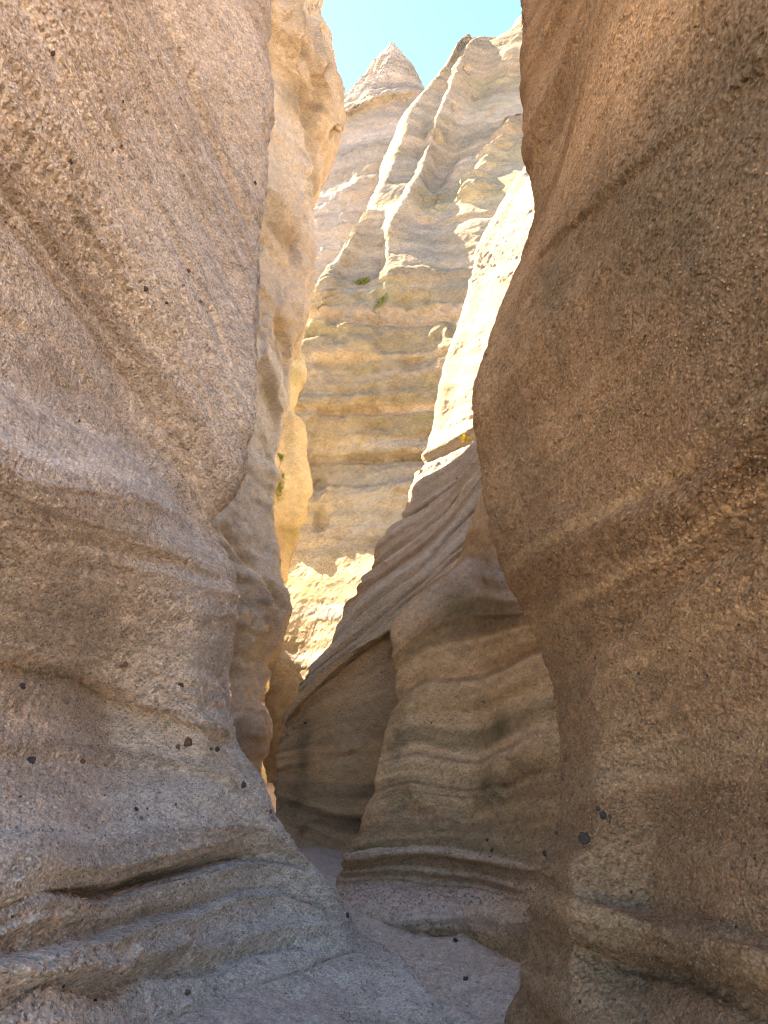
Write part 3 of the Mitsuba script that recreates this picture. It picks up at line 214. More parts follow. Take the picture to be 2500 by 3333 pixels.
NETS['striped'] = [
  [(4.839, 14.2, -0.832), (0.439, 11.4, -0.432), (-0.811, 9.9, -0.332), (-1.161, 9.2, -0.332), (-0.832, 9.1, -0.312), (-0.322, 8.8, -0.252), (0.917, 8.5, -0.193), (1.609, 8, -0.093), (5.609, 7.5, -0.093)],
  [(4.792, 14.15, -0.006), (0.392, 11.35, 0.394), (-0.858, 9.85, 0.494), (-1.208, 9.15, 0.494), (-0.859, 9.2, 0.359), (-0.339, 9.1, 0.245), (0.99, 9, 0.321), (1.743, 8.5, 0.387), (5.743, 8, 0.387)],
  [(4.794, 14.1, 0.519), (0.394, 11.3, 0.919), (-0.856, 9.8, 1.019), (-1.206, 9.1, 1.019), (-0.836, 9.15, 1.016), (-0.174, 9.15, 1.016), (1.019, 9, 1.288), (1.795, 8.5, 1.299), (5.795, 8, 1.299)],
  [(4.803, 14.1, 0.748), (0.403, 11.3, 1.148), (-0.847, 9.8, 1.248), (-1.197, 9.1, 1.248), (-0.808, 9.1, 1.454), (0, 9.15, 1.625), (1.04, 9, 1.964), (1.85, 8.5, 2.268), (5.85, 8, 2.268)],
  [(4.835, 14.08, 0.913), (0.435, 11.28, 1.313), (-0.815, 9.78, 1.413), (-1.165, 9.08, 1.413), (-0.702, 8.98, 1.888), (0.053, 8.85, 2.386), (1.006, 8.4, 3.103), (1.776, 7.8, 3.578), (5.776, 7.3, 3.578)],
  [(4.87, 14, 1.005), (0.47, 11.2, 1.405), (-0.78, 9.7, 1.505), (-1.13, 9, 1.505), (-0.682, 8.7, 1.982), (0.067, 8.45, 2.463), (0.945, 7.85, 3.16), (1.648, 7.2, 3.573), (5.648, 6.7, 3.573)],
  [(4.9, 14.1, 1.21), (0.5, 11.3, 1.61), (-0.75, 9.8, 1.71), (-1.1, 9.1, 1.71), (-0.558, 8.85, 2.162), (0.17, 8.5, 2.655), (0.96, 7.95, 3.265), (1.678, 7.3, 3.729), (5.678, 6.8, 3.729)],
  [(4.965, 14.25, 1.424), (0.565, 11.45, 1.824), (-0.685, 9.95, 1.924), (-1.035, 9.25, 1.924), (-0.428, 9, 2.384), (0.279, 8.65, 2.885), (0.981, 8.1, 3.4), (1.735, 7.5, 3.988), (5.735, 7, 3.988)],
  [(5.205, 14.6, 1.718), (0.805, 11.8, 2.118), (-0.445, 10.3, 2.218), (-0.795, 9.6, 2.218), (-0.316, 9.3, 2.671), (0.361, 8.9, 3.125), (1.042, 8.4, 3.702), (1.84, 7.9, 4.332), (5.84, 7.4, 4.332)],
  [(5.467, 14.9, 2.211), (1.067, 12.1, 2.611), (-0.183, 10.6, 2.711), (-0.533, 9.9, 2.711), (-0.193, 9.6, 2.979), (0.488, 9.2, 3.408), (1.136, 8.8, 4.053), (1.946, 8.3, 4.7), (5.946, 7.8, 4.7)],
  [(5.645, 15.1, 2.699), (1.245, 12.3, 3.099), (-0.005, 10.8, 3.199), (-0.355, 10.1, 3.199), (0, 9.85, 3.339), (0.618, 9.4, 3.725), (1.167, 9, 4.288), (2.028, 8.6, 5.012), (6.028, 8.1, 5.012)],
  [(5.817, 15.25, 2.876), (1.417, 12.45, 3.276), (0.167, 10.95, 3.376), (-0.183, 10.25, 3.376), (0.163, 10, 3.657), (0.715, 9.6, 4.017), (1.205, 9.25, 4.528), (2.086, 8.8, 5.297), (6.086, 8.3, 5.297)],
  [(6.07, 15.6, 3.54), (1.67, 12.8, 3.94), (0.42, 11.3, 4.04), (0.07, 10.6, 4.04), (0.385, 10.35, 4.169), (0.829, 9.95, 4.409), (1.256, 9.6, 4.813), (2.186, 9.2, 5.555), (6.186, 8.7, 5.555)],
  [(6.277, 15.95, 4.045), (1.877, 13.15, 4.445), (0.627, 11.65, 4.545), (0.277, 10.95, 4.545), (0.577, 10.65, 4.659), (0.951, 10.3, 4.826), (1.35, 9.95, 5.112), (2.265, 9.5, 5.821), (6.265, 9, 5.821)],
  [(6.615, 16.3, 4.889), (2.215, 13.5, 5.289), (0.965, 12, 5.389), (0.615, 11.3, 5.389), (0.841, 11.05, 5.412), (1.182, 10.7, 5.48), (1.555, 10.4, 5.605), (2.392, 10, 6.19), (6.392, 9.5, 6.19)],
  [(6.779, 16.5, 5.424), (2.379, 13.7, 5.824), (1.129, 12.2, 5.924), (0.779, 11.5, 5.924), (1.008, 11.25, 5.889), (1.313, 10.95, 5.922), (1.689, 10.6, 6.025), (2.54, 10.2, 6.478), (6.54, 9.7, 6.478)],
  [(6.878, 16.7, 6.07), (2.478, 13.9, 6.47), (1.228, 12.4, 6.57), (0.878, 11.7, 6.57), (1.136, 11.45, 6.494), (1.447, 11.15, 6.467), (1.838, 10.85, 6.537), (2.751, 10.4, 6.976), (6.751, 9.9, 6.976)],
  [(7.032, 17, 6.799), (2.632, 14.2, 7.199), (1.382, 12.7, 7.299), (1.032, 12, 7.299), (1.308, 11.75, 7.206), (1.645, 11.4, 7.118), (2.048, 11.1, 7.183), (2.959, 10.7, 7.66), (6.959, 10.2, 7.66)],
  [(7.271, 17.3, 7.566), (2.871, 14.5, 7.966), (1.621, 13, 8.066), (1.271, 12.3, 8.066), (1.538, 12, 7.935), (1.865, 11.7, 7.889), (2.283, 11.4, 7.95), (3.226, 11, 8.386), (7.226, 10.5, 8.386)],
  [(7.501, 17.65, 8.51), (3.101, 14.85, 8.91), (1.851, 13.35, 9.01), (1.501, 12.65, 9.01), (1.771, 12.35, 8.856), (2.11, 12.05, 8.799), (2.555, 11.8, 8.887), (3.539, 11.4, 9.223), (7.539, 10.9, 9.223)],
  [(7.694, 18, 9.511), (3.294, 15.2, 9.911), (2.044, 13.7, 10.011), (1.694, 13, 10.011), (1.962, 12.7, 9.84), (2.315, 12.4, 9.772), (2.768, 12.1, 9.824), (3.816, 11.8, 10.116), (7.816, 11.3, 10.116)],
  [(7.932, 18.3, 10.226), (3.532, 15.5, 10.626), (2.282, 14, 10.726), (1.932, 13.3, 10.726), (2.206, 13, 10.579), (2.569, 12.7, 10.504), (3.032, 12.4, 10.488), (4.054, 12.1, 10.725), (8.054, 11.6, 10.725)],
  [(8.331, 18.6, 11.091), (3.931, 15.8, 11.491), (2.681, 14.3, 11.591), (2.331, 13.6, 11.591), (2.59, 13.3, 11.425), (2.9, 13, 11.341), (3.284, 12.8, 11.398), (4.405, 12.5, 11.577), (8.405, 12, 11.577)],
  [(8.773, 19, 12.071), (4.373, 16.2, 12.471), (3.123, 14.7, 12.571), (2.773, 14, 12.571), (3.018, 13.7, 12.393), (3.337, 13.4, 12.302), (3.73, 13.2, 12.287), (4.896, 12.9, 12.474), (8.896, 12.4, 12.474)],
  [(9.29, 19.4, 13.049), (4.89, 16.6, 13.449), (3.64, 15.1, 13.549), (3.29, 14.4, 13.549), (3.537, 14.1, 13.337), (3.891, 13.9, 13.325), (4.235, 13.7, 13.31), (5.458, 13.4, 13.509), (9.458, 12.9, 13.509)],
  [(9.943, 20, 14.271), (5.543, 17.2, 14.671), (4.293, 15.7, 14.771), (3.943, 15, 14.771), (4.218, 14.7, 14.548), (4.516, 14.5, 14.495), (4.871, 14.3, 14.398), (6.42, 14, 14.533), (10.42, 13.5, 14.533)],
  [(11.548, 21.5, 15.977), (7.148, 18.7, 16.377), (5.898, 17.2, 16.477), (5.548, 16.5, 16.477), (5.876, 16.3, 16.343), (6.195, 16.1, 16.207), (6.934, 16, 16.208), (8.626, 15.5, 16.11), (12.626, 15, 16.11)],
]
NETS['lobe'] = [
  [(1.85, 9.7, -0.3), (0, 7.8, -0.3), (-0.3, 7.2, -0.3), (-0.35, 6.9, -0.3), (0.1, 6.45, -0.3), (0.35, 6.3, -0.3), (0.5, 6.2, -0.3), (0.85, 5.75, -0.3), (1.3, 4.9, -0.3), (3.3, 4.3, -0.3)],
  [(1.85, 9.65, -0.02), (0, 7.75, -0.02), (-0.3, 7.15, -0.02), (-0.35, 6.85, -0.02), (0.093, 6.45, -0.108), (0.408, 6.3, -0.099), (0.558, 6.2, -0.098), (0.765, 5.7, -0.06), (0.978, 5, 0.017), (2.978, 4.4, 0.017)],
  [(1.857, 9.55, -0.046), (0.007, 7.65, -0.046), (-0.293, 7.05, -0.046), (-0.343, 6.75, -0.046), (0.091, 6.3, -0.009), (0.4, 6.15, 0.015), (0.546, 6.05, 0.028), (0.793, 5.5, 0.115), (0.969, 4.9, 0.234), (2.969, 4.3, 0.234)],
  [(1.844, 9.55, 0.044), (-0.006, 7.65, 0.044), (-0.306, 7.05, 0.044), (-0.356, 6.75, 0.044), (0.067, 6.2, 0.091), (0.373, 6.05, 0.131), (0.542, 5.97, 0.153), (0.804, 5.35, 0.257), (0.967, 4.85, 0.374), (2.967, 4.25, 0.374)],
  [(1.827, 9.7, 0.091), (-0.023, 7.8, 0.091), (-0.323, 7.2, 0.091), (-0.373, 6.9, 0.091), (0.07, 6.4, 0.172), (0.389, 6.27, 0.21), (0.563, 6.17, 0.226), (0.85, 5.5, 0.295), (0.99, 4.95, 0.416), (2.99, 4.35, 0.416)],
  [(1.812, 9.9, 0.134), (-0.038, 8, 0.134), (-0.338, 7.4, 0.134), (-0.388, 7.1, 0.134), (0.074, 6.7, 0.206), (0.408, 6.55, 0.235), (0.588, 6.42, 0.252), (0.905, 5.7, 0.317), (1.06, 5.1, 0.433), (3.06, 4.5, 0.433)],
  [(1.863, 9.95, 0.216), (0.013, 8.05, 0.216), (-0.287, 7.45, 0.216), (-0.337, 7.15, 0.216), (0.075, 6.78, 0.321), (0.413, 6.6, 0.341), (0.596, 6.48, 0.349), (0.954, 5.78, 0.407), (1.144, 5.2, 0.517), (3.144, 4.6, 0.517)],
  [(1.897, 9.92, 0.347), (0.047, 8.02, 0.347), (-0.253, 7.42, 0.347), (-0.303, 7.12, 0.347), (0.075, 6.75, 0.458), (0.367, 6.6, 0.506), (0.574, 6.45, 0.517), (0.995, 5.8, 0.521), (1.162, 5.25, 0.614), (3.162, 4.65, 0.614)],
  [(1.922, 10, 0.433), (0.072, 8.1, 0.433), (-0.228, 7.5, 0.433), (-0.278, 7.2, 0.433), (0.102, 6.88, 0.532), (0.4, 6.72, 0.597), (0.59, 6.6, 0.624), (1.019, 5.85, 0.613), (1.179, 5.3, 0.696), (3.179, 4.7, 0.696)],
  [(2.018, 10.05, 0.672), (0.168, 8.15, 0.672), (-0.132, 7.55, 0.672), (-0.182, 7.25, 0.672), (0.158, 7, 0.779), (0.442, 6.93, 0.774), (0.668, 6.85, 0.771), (1.052, 5.95, 0.909), (1.208, 5.35, 0.987), (3.208, 4.75, 0.987)],
  [(2.139, 10.1, 0.98), (0.289, 8.2, 0.98), (-0.011, 7.6, 0.98), (-0.061, 7.3, 0.98), (0.243, 7.1, 1.073), (0.508, 7.05, 1.026), (0.741, 6.98, 1.005), (0.984, 6.3, 1.167), (1.261, 5.5, 1.269), (3.261, 4.9, 1.269)],
  [(2.223, 10.15, 1.337), (0.373, 8.25, 1.337), (0.073, 7.65, 1.337), (0.023, 7.35, 1.337), (0.329, 7.1, 1.49), (0.571, 7.05, 1.464), (0.808, 6.98, 1.465), (1.042, 6.25, 1.585), (1.31, 5.6, 1.682), (3.31, 5, 1.682)],
  [(2.286, 10.2, 1.713), (0.436, 8.3, 1.713), (0.136, 7.7, 1.713), (0.086, 7.4, 1.713), (0.39, 7.1, 1.921), (0.605, 7, 1.942), (0.812, 6.88, 1.961), (1.114, 6.05, 2.07), (1.402, 5.6, 2.094), (3.402, 5, 2.094)],
  [(2.292, 10.3, 2.09), (0.442, 8.4, 2.09), (0.142, 7.8, 2.09), (0.092, 7.5, 2.09), (0.424, 7.1, 2.337), (0.616, 7, 2.409), (0.807, 6.83, 2.442), (1.088, 6.1, 2.341), (1.451, 5.7, 2.471), (3.451, 5.1, 2.471)],
  [(2.276, 10.4, 2.336), (0.426, 8.5, 2.336), (0.126, 7.9, 2.336), (0.076, 7.6, 2.336), (0.408, 7.25, 2.602), (0.618, 7.1, 2.753), (0.782, 6.93, 2.822), (1.043, 6.2, 2.632), (1.508, 5.8, 2.971), (3.508, 5.2, 2.971)],
  [(2.31, 10.7, 2.448), (0.46, 8.8, 2.448), (0.16, 8.2, 2.448), (0.11, 7.9, 2.448), (0.463, 7.65, 2.756), (0.691, 7.4, 2.906), (0.792, 7, 3.083), (1.025, 6.25, 2.927), (1.559, 5.9, 3.379), (3.559, 5.3, 3.379)],
  [(2.335, 11.3, 2.486), (0.485, 9.4, 2.486), (0.185, 8.8, 2.486), (0.135, 8.5, 2.486), (0.518, 8.3, 2.812), (0.784, 7.9, 2.942), (0.856, 7.05, 3.394), (1.045, 6.3, 3.233), (1.598, 5.95, 3.794), (3.598, 5.35, 3.794)],
  [(2.343, 11.8, 2.49), (0.493, 9.9, 2.49), (0.193, 9.3, 2.49), (0.143, 9, 2.49), (0.548, 8.8, 2.82), (0.849, 8.4, 2.965), (0.944, 7.1, 3.678), (1.092, 6.35, 3.523), (1.629, 6, 4.089), (3.629, 5.4, 4.089)],
  [(2.349, 12.2, 2.497), (0.499, 10.3, 2.497), (0.199, 9.7, 2.497), (0.149, 9.4, 2.497), (0.573, 9.2, 2.843), (0.907, 8.8, 2.999), (1.103, 7.2, 4.049), (1.212, 6.5, 3.859), (1.675, 6.1, 4.419), (3.675, 5.5, 4.419)],
  [(2.354, 12.5, 2.51), (0.504, 10.6, 2.51), (0.204, 10, 2.51), (0.154, 9.7, 2.51), (0.61, 9.5, 2.867), (0.966, 9.2, 3.067), (1.57, 7.8, 4.65), (1.699, 7.2, 4.474), (2.025, 6.6, 4.816), (4.025, 6, 4.816)],
]
NETS['massif'] = [
  [(-6.104, 29.5, -2.39), (-3.804, 22.7, -1.89), (-3.104, 20.5, -1.89), (-2.743, 20.3, -1.857), (-2.127, 20, -1.807), (-1.473, 19, -1.642), (-0.676, 18.3, -1.526), (0.323, 17.5, -1.394), (1.523, 16.5, -1.228), (3.6, 15, -0.98), (12.6, 13, -0.98)],
  [(-6.193, 30, -0.262), (-3.893, 23.2, 0.238), (-3.193, 21, 0.238), (-2.829, 20.72, 0.453), (-2.208, 20.3, 0.821), (-1.583, 19.6, 1.182), (-0.729, 18.8, 1.756), (0.351, 18, 2.085), (1.694, 17.3, 2.393), (4.074, 16, 2.326), (13.074, 14, 2.326)],
  [(-6.222, 30.2, 1.689), (-3.922, 23.4, 2.189), (-3.222, 21.2, 2.189), (-2.877, 21, 2.429), (-2.28, 20.7, 2.85), (-1.677, 20.2, 3.246), (-0.782, 19.6, 3.89), (0.377, 18.8, 4.093), (1.803, 18, 3.982), (4.349, 16.7, 3.803), (13.349, 14.7, 3.803)],
  [(-6.25, 30.5, 3.366), (-3.95, 23.7, 3.866), (-3.25, 21.5, 3.866), (-2.931, 21.3, 4.123), (-2.381, 21, 4.578), (-1.849, 20.8, 5.042), (-0.742, 20.3, 5.373), (0.48, 19.6, 5.646), (2, 18.8, 5.634), (4.627, 17.4, 5.326), (13.627, 15.4, 5.326)],
  [(-6.259, 30.8, 4.712), (-3.959, 24, 5.212), (-3.259, 21.8, 5.212), (-2.937, 21.72, 5.453), (-2.37, 21.6, 5.883), (-1.805, 21.5, 6.317), (-0.601, 20.8, 6.776), (0.587, 20.2, 7.056), (2.173, 19.4, 6.836), (4.854, 18, 6.451), (13.854, 16, 6.451)],
  [(-6.251, 31, 6.114), (-3.951, 24.2, 6.614), (-3.251, 22, 6.614), (-2.92, 22, 6.839), (-2.331, 22, 7.24), (-1.736, 22, 7.646), (-0.534, 21.3, 7.912), (0.777, 20.6, 8.062), (2.344, 19.9, 8.102), (5.098, 18.6, 7.836), (14.098, 16.6, 7.836)],
  [(-6.226, 31.1, 7.556), (-3.926, 24.3, 8.056), (-3.226, 22.1, 8.056), (-2.883, 22.14, 8.259), (-2.266, 22.2, 8.619), (-1.636, 22.2, 8.963), (-0.456, 21.6, 9.05), (0.891, 21, 9.217), (2.423, 20.3, 9.327), (5.294, 19, 9.26), (14.294, 17, 9.26)],
  [(-6.076, 31.2, 9.559), (-3.776, 24.4, 10.059), (-3.076, 22.2, 10.059), (-2.726, 22.12, 10.139), (-2.111, 22, 10.288), (-1.502, 21.9, 10.444), (-0.279, 21.7, 10.362), (1.094, 21.2, 10.451), (2.489, 20.6, 10.485), (5.484, 19.4, 10.598), (14.484, 17.4, 10.598)],
  [(-5.948, 31.3, 11.143), (-3.648, 24.5, 11.643), (-2.948, 22.3, 11.643), (-2.591, 22.22, 11.722), (-1.964, 22.1, 11.87), (-1.343, 22, 12.026), (-0.096, 21.9, 12.083), (1.317, 21.5, 12.095), (2.66, 20.9, 12.1), (5.687, 19.8, 12.118), (14.687, 17.8, 12.118)],
  [(-5.734, 31.6, 12.68), (-3.434, 24.8, 13.18), (-2.734, 22.6, 13.18), (-2.381, 22.44, 13.241), (-1.77, 22.2, 13.368), (-1.175, 22.1, 13.568), (0, 22.05, 13.594), (1.445, 21.7, 13.562), (2.739, 21.2, 13.599), (5.883, 20.2, 13.532), (14.883, 18.2, 13.532)],
  [(-5.547, 32, 13.559), (-3.247, 25.2, 14.059), (-2.547, 23, 14.059), (-2.221, 22.84, 14.132), (-1.655, 22.6, 14.282), (-1.109, 22.6, 14.566), (0, 22.6, 14.623), (1.496, 22.3, 14.615), (2.826, 21.7, 14.644), (6.048, 20.6, 14.5), (15.048, 18.6, 14.5)],
  [(-5.31, 32.5, 14.704), (-3.01, 25.7, 15.204), (-2.31, 23.5, 15.204), (-1.817, 23.18, 15.226), (-0.999, 23.265, 15.651), (-0.169, 23.35, 16.081), (0.103, 22.8, 15.83), (1.632, 22.55, 15.846), (3.022, 22.2, 15.965), (6.231, 21, 15.727), (15.231, 19, 15.727)],
  [(-5.057, 33, 16.023), (-2.757, 26.2, 16.523), (-2.057, 24, 16.523), (-1.601, 23.68, 16.568), (-0.839, 23.765, 17.059), (-0.065, 23.85, 17.558), (0.213, 23.3, 17.285), (1.487, 23.3, 17.164), (2.905, 22.7, 16.997), (6.471, 21.6, 17.042), (15.471, 19.6, 17.042)],
  [(-4.568, 33.6, 17.346), (-2.268, 26.8, 17.846), (-1.568, 24.6, 17.846), (-1.212, 24.28, 17.861), (-0.61, 24.115, 18.152), (-0.011, 23.95, 18.441), (0.269, 23.4, 18.151), (1.315, 23.9, 18.192), (2.777, 23.2, 18.07), (6.706, 22.2, 18.306), (15.706, 20.2, 18.306)],
  [(-3.527, 34.3, 19.677), (-1.227, 27.5, 20.177), (-0.527, 25.3, 20.177), (-0.269, 24.98, 20.049), (0.178, 24.915, 20.194), (0.624, 24.85, 20.339), (0.905, 24.3, 20.027), (1.857, 25.1, 19.962), (2.999, 23.9, 19.593), (7.085, 23.2, 20.203), (16.085, 21.2, 20.203)],
  [(-3.145, 34.8, 21.162), (-0.845, 28, 21.662), (-0.145, 25.8, 21.662), (0.135, 25.48, 21.525), (0.63, 25.515, 21.754), (1.127, 25.55, 21.985), (1.409, 25, 21.654), (2.177, 25.9, 21.669), (3.505, 24.9, 21.436), (7.472, 24.2, 22.224), (16.472, 22.2, 22.224)],
  [(-2.497, 35.5, 23.545), (-0.197, 28.7, 24.045), (0.503, 26.5, 24.045), (0.726, 26.18, 23.779), (1.139, 26.315, 23.905), (1.556, 26.45, 24.032), (1.845, 25.9, 23.68), (2.766, 26.6, 23.682), (4.162, 25.8, 23.449), (7.858, 25.2, 24.229), (16.858, 23.2, 24.229)],
  [(-2.203, 35.9, 24.8), (0.097, 29.1, 25.3), (0.797, 26.9, 25.3), (1.017, 26.58, 25.023), (1.431, 26.715, 25.155), (1.848, 26.85, 25.286), (2.14, 26.3, 24.919), (3.206, 26.9, 24.993), (4.503, 26.2, 24.531), (8.064, 25.7, 25.424), (17.064, 23.7, 25.424)],
  [(-2.111, 36.2, 25.768), (0.189, 29.4, 26.268), (0.889, 27.2, 26.268), (1.157, 26.88, 26.018), (1.664, 27.065, 26.26), (2.177, 27.25, 26.503), (2.47, 26.7, 26.122), (3.538, 27.3, 26.202), (4.877, 26.7, 25.813), (8.236, 26.1, 26.485), (17.236, 24.1, 26.485)],
  [(-1.067, 37, 28.002), (1.233, 30.2, 28.502), (1.933, 28, 28.502), (2.121, 27.68, 28.355), (2.511, 27.865, 28.825), (2.908, 28.05, 29.3), (3.204, 27.5, 28.887), (4.222, 28, 28.551), (5.331, 27.4, 27.972), (8.623, 27, 28.876), (17.623, 25, 28.876)],
  [(-0.233, 37.5, 29.622), (2.067, 30.7, 30.122), (2.767, 28.5, 30.122), (2.854, 28.18, 29.924), (3.095, 28.465, 30.432), (3.341, 28.75, 30.946), (3.642, 28.2, 30.519), (4.573, 28.6, 30.671), (5.514, 28, 30.144), (8.928, 27.6, 31.171), (17.928, 25.6, 31.171)],
  [(0.359, 38, 31.408), (2.659, 31.2, 31.908), (3.359, 29, 31.908), (3.416, 28.68, 31.612), (3.626, 29.015, 32.033), (3.84, 29.35, 32.455), (4.143, 28.8, 32.017), (4.813, 29, 32.051), (5.679, 28.6, 31.893), (9.241, 28.2, 33.585), (18.241, 26.2, 33.585)],
  [(0.999, 38.8, 32.852), (3.299, 32, 33.352), (3.999, 29.8, 33.352), (4.032, 29.48, 32.954), (4.206, 29.765, 33.158), (4.383, 30.05, 33.36), (4.688, 29.5, 32.922), (5.458, 29.7, 33.135), (6.542, 29.4, 33.783), (9.629, 29, 36.363), (18.629, 27, 36.363)],
  [(1.306, 40, 33.848), (3.606, 33.2, 34.348), (4.306, 31, 34.348), (4.34, 30.68, 33.955), (4.543, 31.115, 34.318), (4.75, 31.55, 34.679), (5.072, 31, 34.253), (5.84, 31, 34.253), (6.96, 31, 35.211), (10.28, 31, 38.565), (19.28, 29, 38.565)],
  [(2.173, 46, 35.228), (4.473, 39.2, 35.728), (5.173, 37, 35.728), (5.26, 36.68, 35.394), (5.557, 37.115, 35.729), (5.86, 37.55, 36.062), (6.244, 37, 35.728), (7.136, 37, 35.728), (8.028, 37, 35.728), (11.596, 37, 35.728), (20.596, 35, 35.728)],
]
NETS['spire'] = [
  [(-10.171, 34, 10.878), (-9.671, 30.2, 11.378), (-9.171, 29, 11.378), (-4.178, 28, 12.296), (-2.387, 28, 12.296), (-0.597, 28, 12.296), (2.43, 28.5, 12.489), (2.93, 29.7, 12.489), (3.43, 33.5, 11.989)],
  [(-10.226, 35.5, 16.322), (-9.726, 31.7, 16.822), (-9.226, 30.5, 16.822), (-4.485, 29, 17.052), (-2.685, 28.8, 17.509), (-0.647, 29, 18.195), (2.631, 29.5, 18.482), (3.131, 30.7, 18.482), (3.631, 34.5, 17.982)],
  [(-9.85, 36.5, 19.134), (-9.35, 32.7, 19.634), (-8.85, 31.5, 19.634), (-4.765, 30, 21.047), (-2.721, 29.8, 21.688), (-0.693, 30, 23.406), (2.846, 30.8, 23.99), (3.346, 32, 23.99), (3.846, 35.8, 23.49)],
  [(-9.21, 37, 20.706), (-8.71, 33.2, 21.206), (-8.21, 32, 21.206), (-4.918, 30.6, 23.032), (-2.794, 30.2, 23.713), (-0.709, 30.3, 25.427), (2.918, 31.2, 25.967), (3.418, 32.4, 25.967), (3.918, 36.2, 25.467)],
  [(-8.817, 37.5, 22.176), (-8.317, 33.7, 22.676), (-7.817, 32.5, 22.676), (-4.664, 31.4, 25.101), (-2.542, 31.1, 25.718), (-0.442, 31.1, 27.783), (3.036, 32, 28.724), (3.536, 33.2, 28.724), (4.036, 37, 28.224)],
  [(-7.902, 38.2, 25.242), (-7.402, 34.4, 25.742), (-6.902, 33.2, 25.742), (-4.617, 32.6, 28.504), (-2.62, 32.4, 29.429), (-0.309, 32.2, 30.635), (2.86, 33, 31.836), (3.36, 34.2, 31.836), (3.86, 38, 31.336)],
  [(-7.109, 38.5, 27.27), (-6.609, 34.7, 27.77), (-6.109, 33.5, 27.77), (-4.24, 33, 30.04), (-2.506, 32.7, 30.768), (-0.282, 32.5, 31.66), (2.601, 33.2, 32.697), (3.101, 34.4, 32.697), (3.601, 38.2, 32.197)],
  [(-6.666, 38.5, 28.006), (-6.166, 34.7, 28.506), (-5.666, 33.5, 28.506), (-4.149, 32.8, 30.333), (-2.453, 32.3, 30.912), (-0.435, 32.1, 31.851), (2.352, 33.2, 33.183), (2.852, 34.4, 33.183), (3.352, 38.2, 32.683)],
  [(-5.67, 38.9, 30.031), (-5.17, 35.1, 30.531), (-4.67, 33.9, 30.531), (-3.361, 33.4, 31.433), (-2.23, 33, 32.22), (-0.399, 32.8, 33.189), (2.287, 33.6, 33.862), (2.787, 34.8, 33.862), (3.287, 38.6, 33.362)],
  [(-3.338, 39, 33.147), (-2.838, 35.2, 33.647), (-2.338, 34, 33.647), (-1.796, 33.7, 33.463), (-1.138, 33.4, 33.867), (0.082, 33.3, 34.763), (1.893, 34, 34.994), (2.393, 35.2, 34.994), (2.893, 39, 34.494)],
  [(-2.823, 39.1, 33.824), (-2.323, 35.3, 34.324), (-1.823, 34.1, 34.324), (-1.402, 33.9, 34.251), (-0.739, 33.6, 34.66), (0.247, 33.5, 35.466), (1.704, 34.1, 35.562), (2.204, 35.3, 35.562), (2.704, 39.1, 35.062)],
  [(-2.253, 39.2, 34.691), (-1.753, 35.4, 35.191), (-1.253, 34.2, 35.191), (-0.914, 34, 35.156), (-0.414, 33.8, 35.465), (0.366, 33.8, 36.179), (1.517, 34.3, 36.277), (2.017, 35.5, 36.277), (2.517, 39.3, 35.777)],
  [(-1.59, 39.3, 35.777), (-1.09, 35.5, 36.277), (-0.59, 34.3, 36.277), (-0.369, 34.1, 36.239), (-0.084, 34, 36.385), (0.504, 34, 36.84), (1.269, 34.35, 36.744), (1.769, 35.55, 36.744), (2.269, 39.35, 36.244)],
  [(-1.17, 39.4, 36.504), (-0.67, 35.6, 37.004), (-0.17, 34.4, 37.004), (0, 34.3, 37.005), (0.203, 34.2, 37.047), (0.575, 34.2, 37.256), (1.019, 34.4, 37.171), (1.519, 35.6, 37.171), (2.019, 39.4, 36.671)],
  [(-0.692, 39.6, 37.302), (-0.192, 35.8, 37.802), (0.308, 34.6, 37.802), (0.376, 34.55, 37.813), (0.444, 34.5, 37.802), (0.547, 34.5, 37.802), (0.685, 34.6, 37.738), (1.185, 35.8, 37.738), (1.685, 39.6, 37.238)],
  [(-0.617, 40.2, 37.759), (-0.117, 36.4, 38.259), (0.383, 35.2, 38.259), (0.435, 35.2, 38.259), (0.47, 35.2, 38.259), (0.54, 35.2, 38.259), (0.626, 35.2, 38.216), (1.126, 36.4, 38.216), (1.626, 40.2, 37.716)],
]
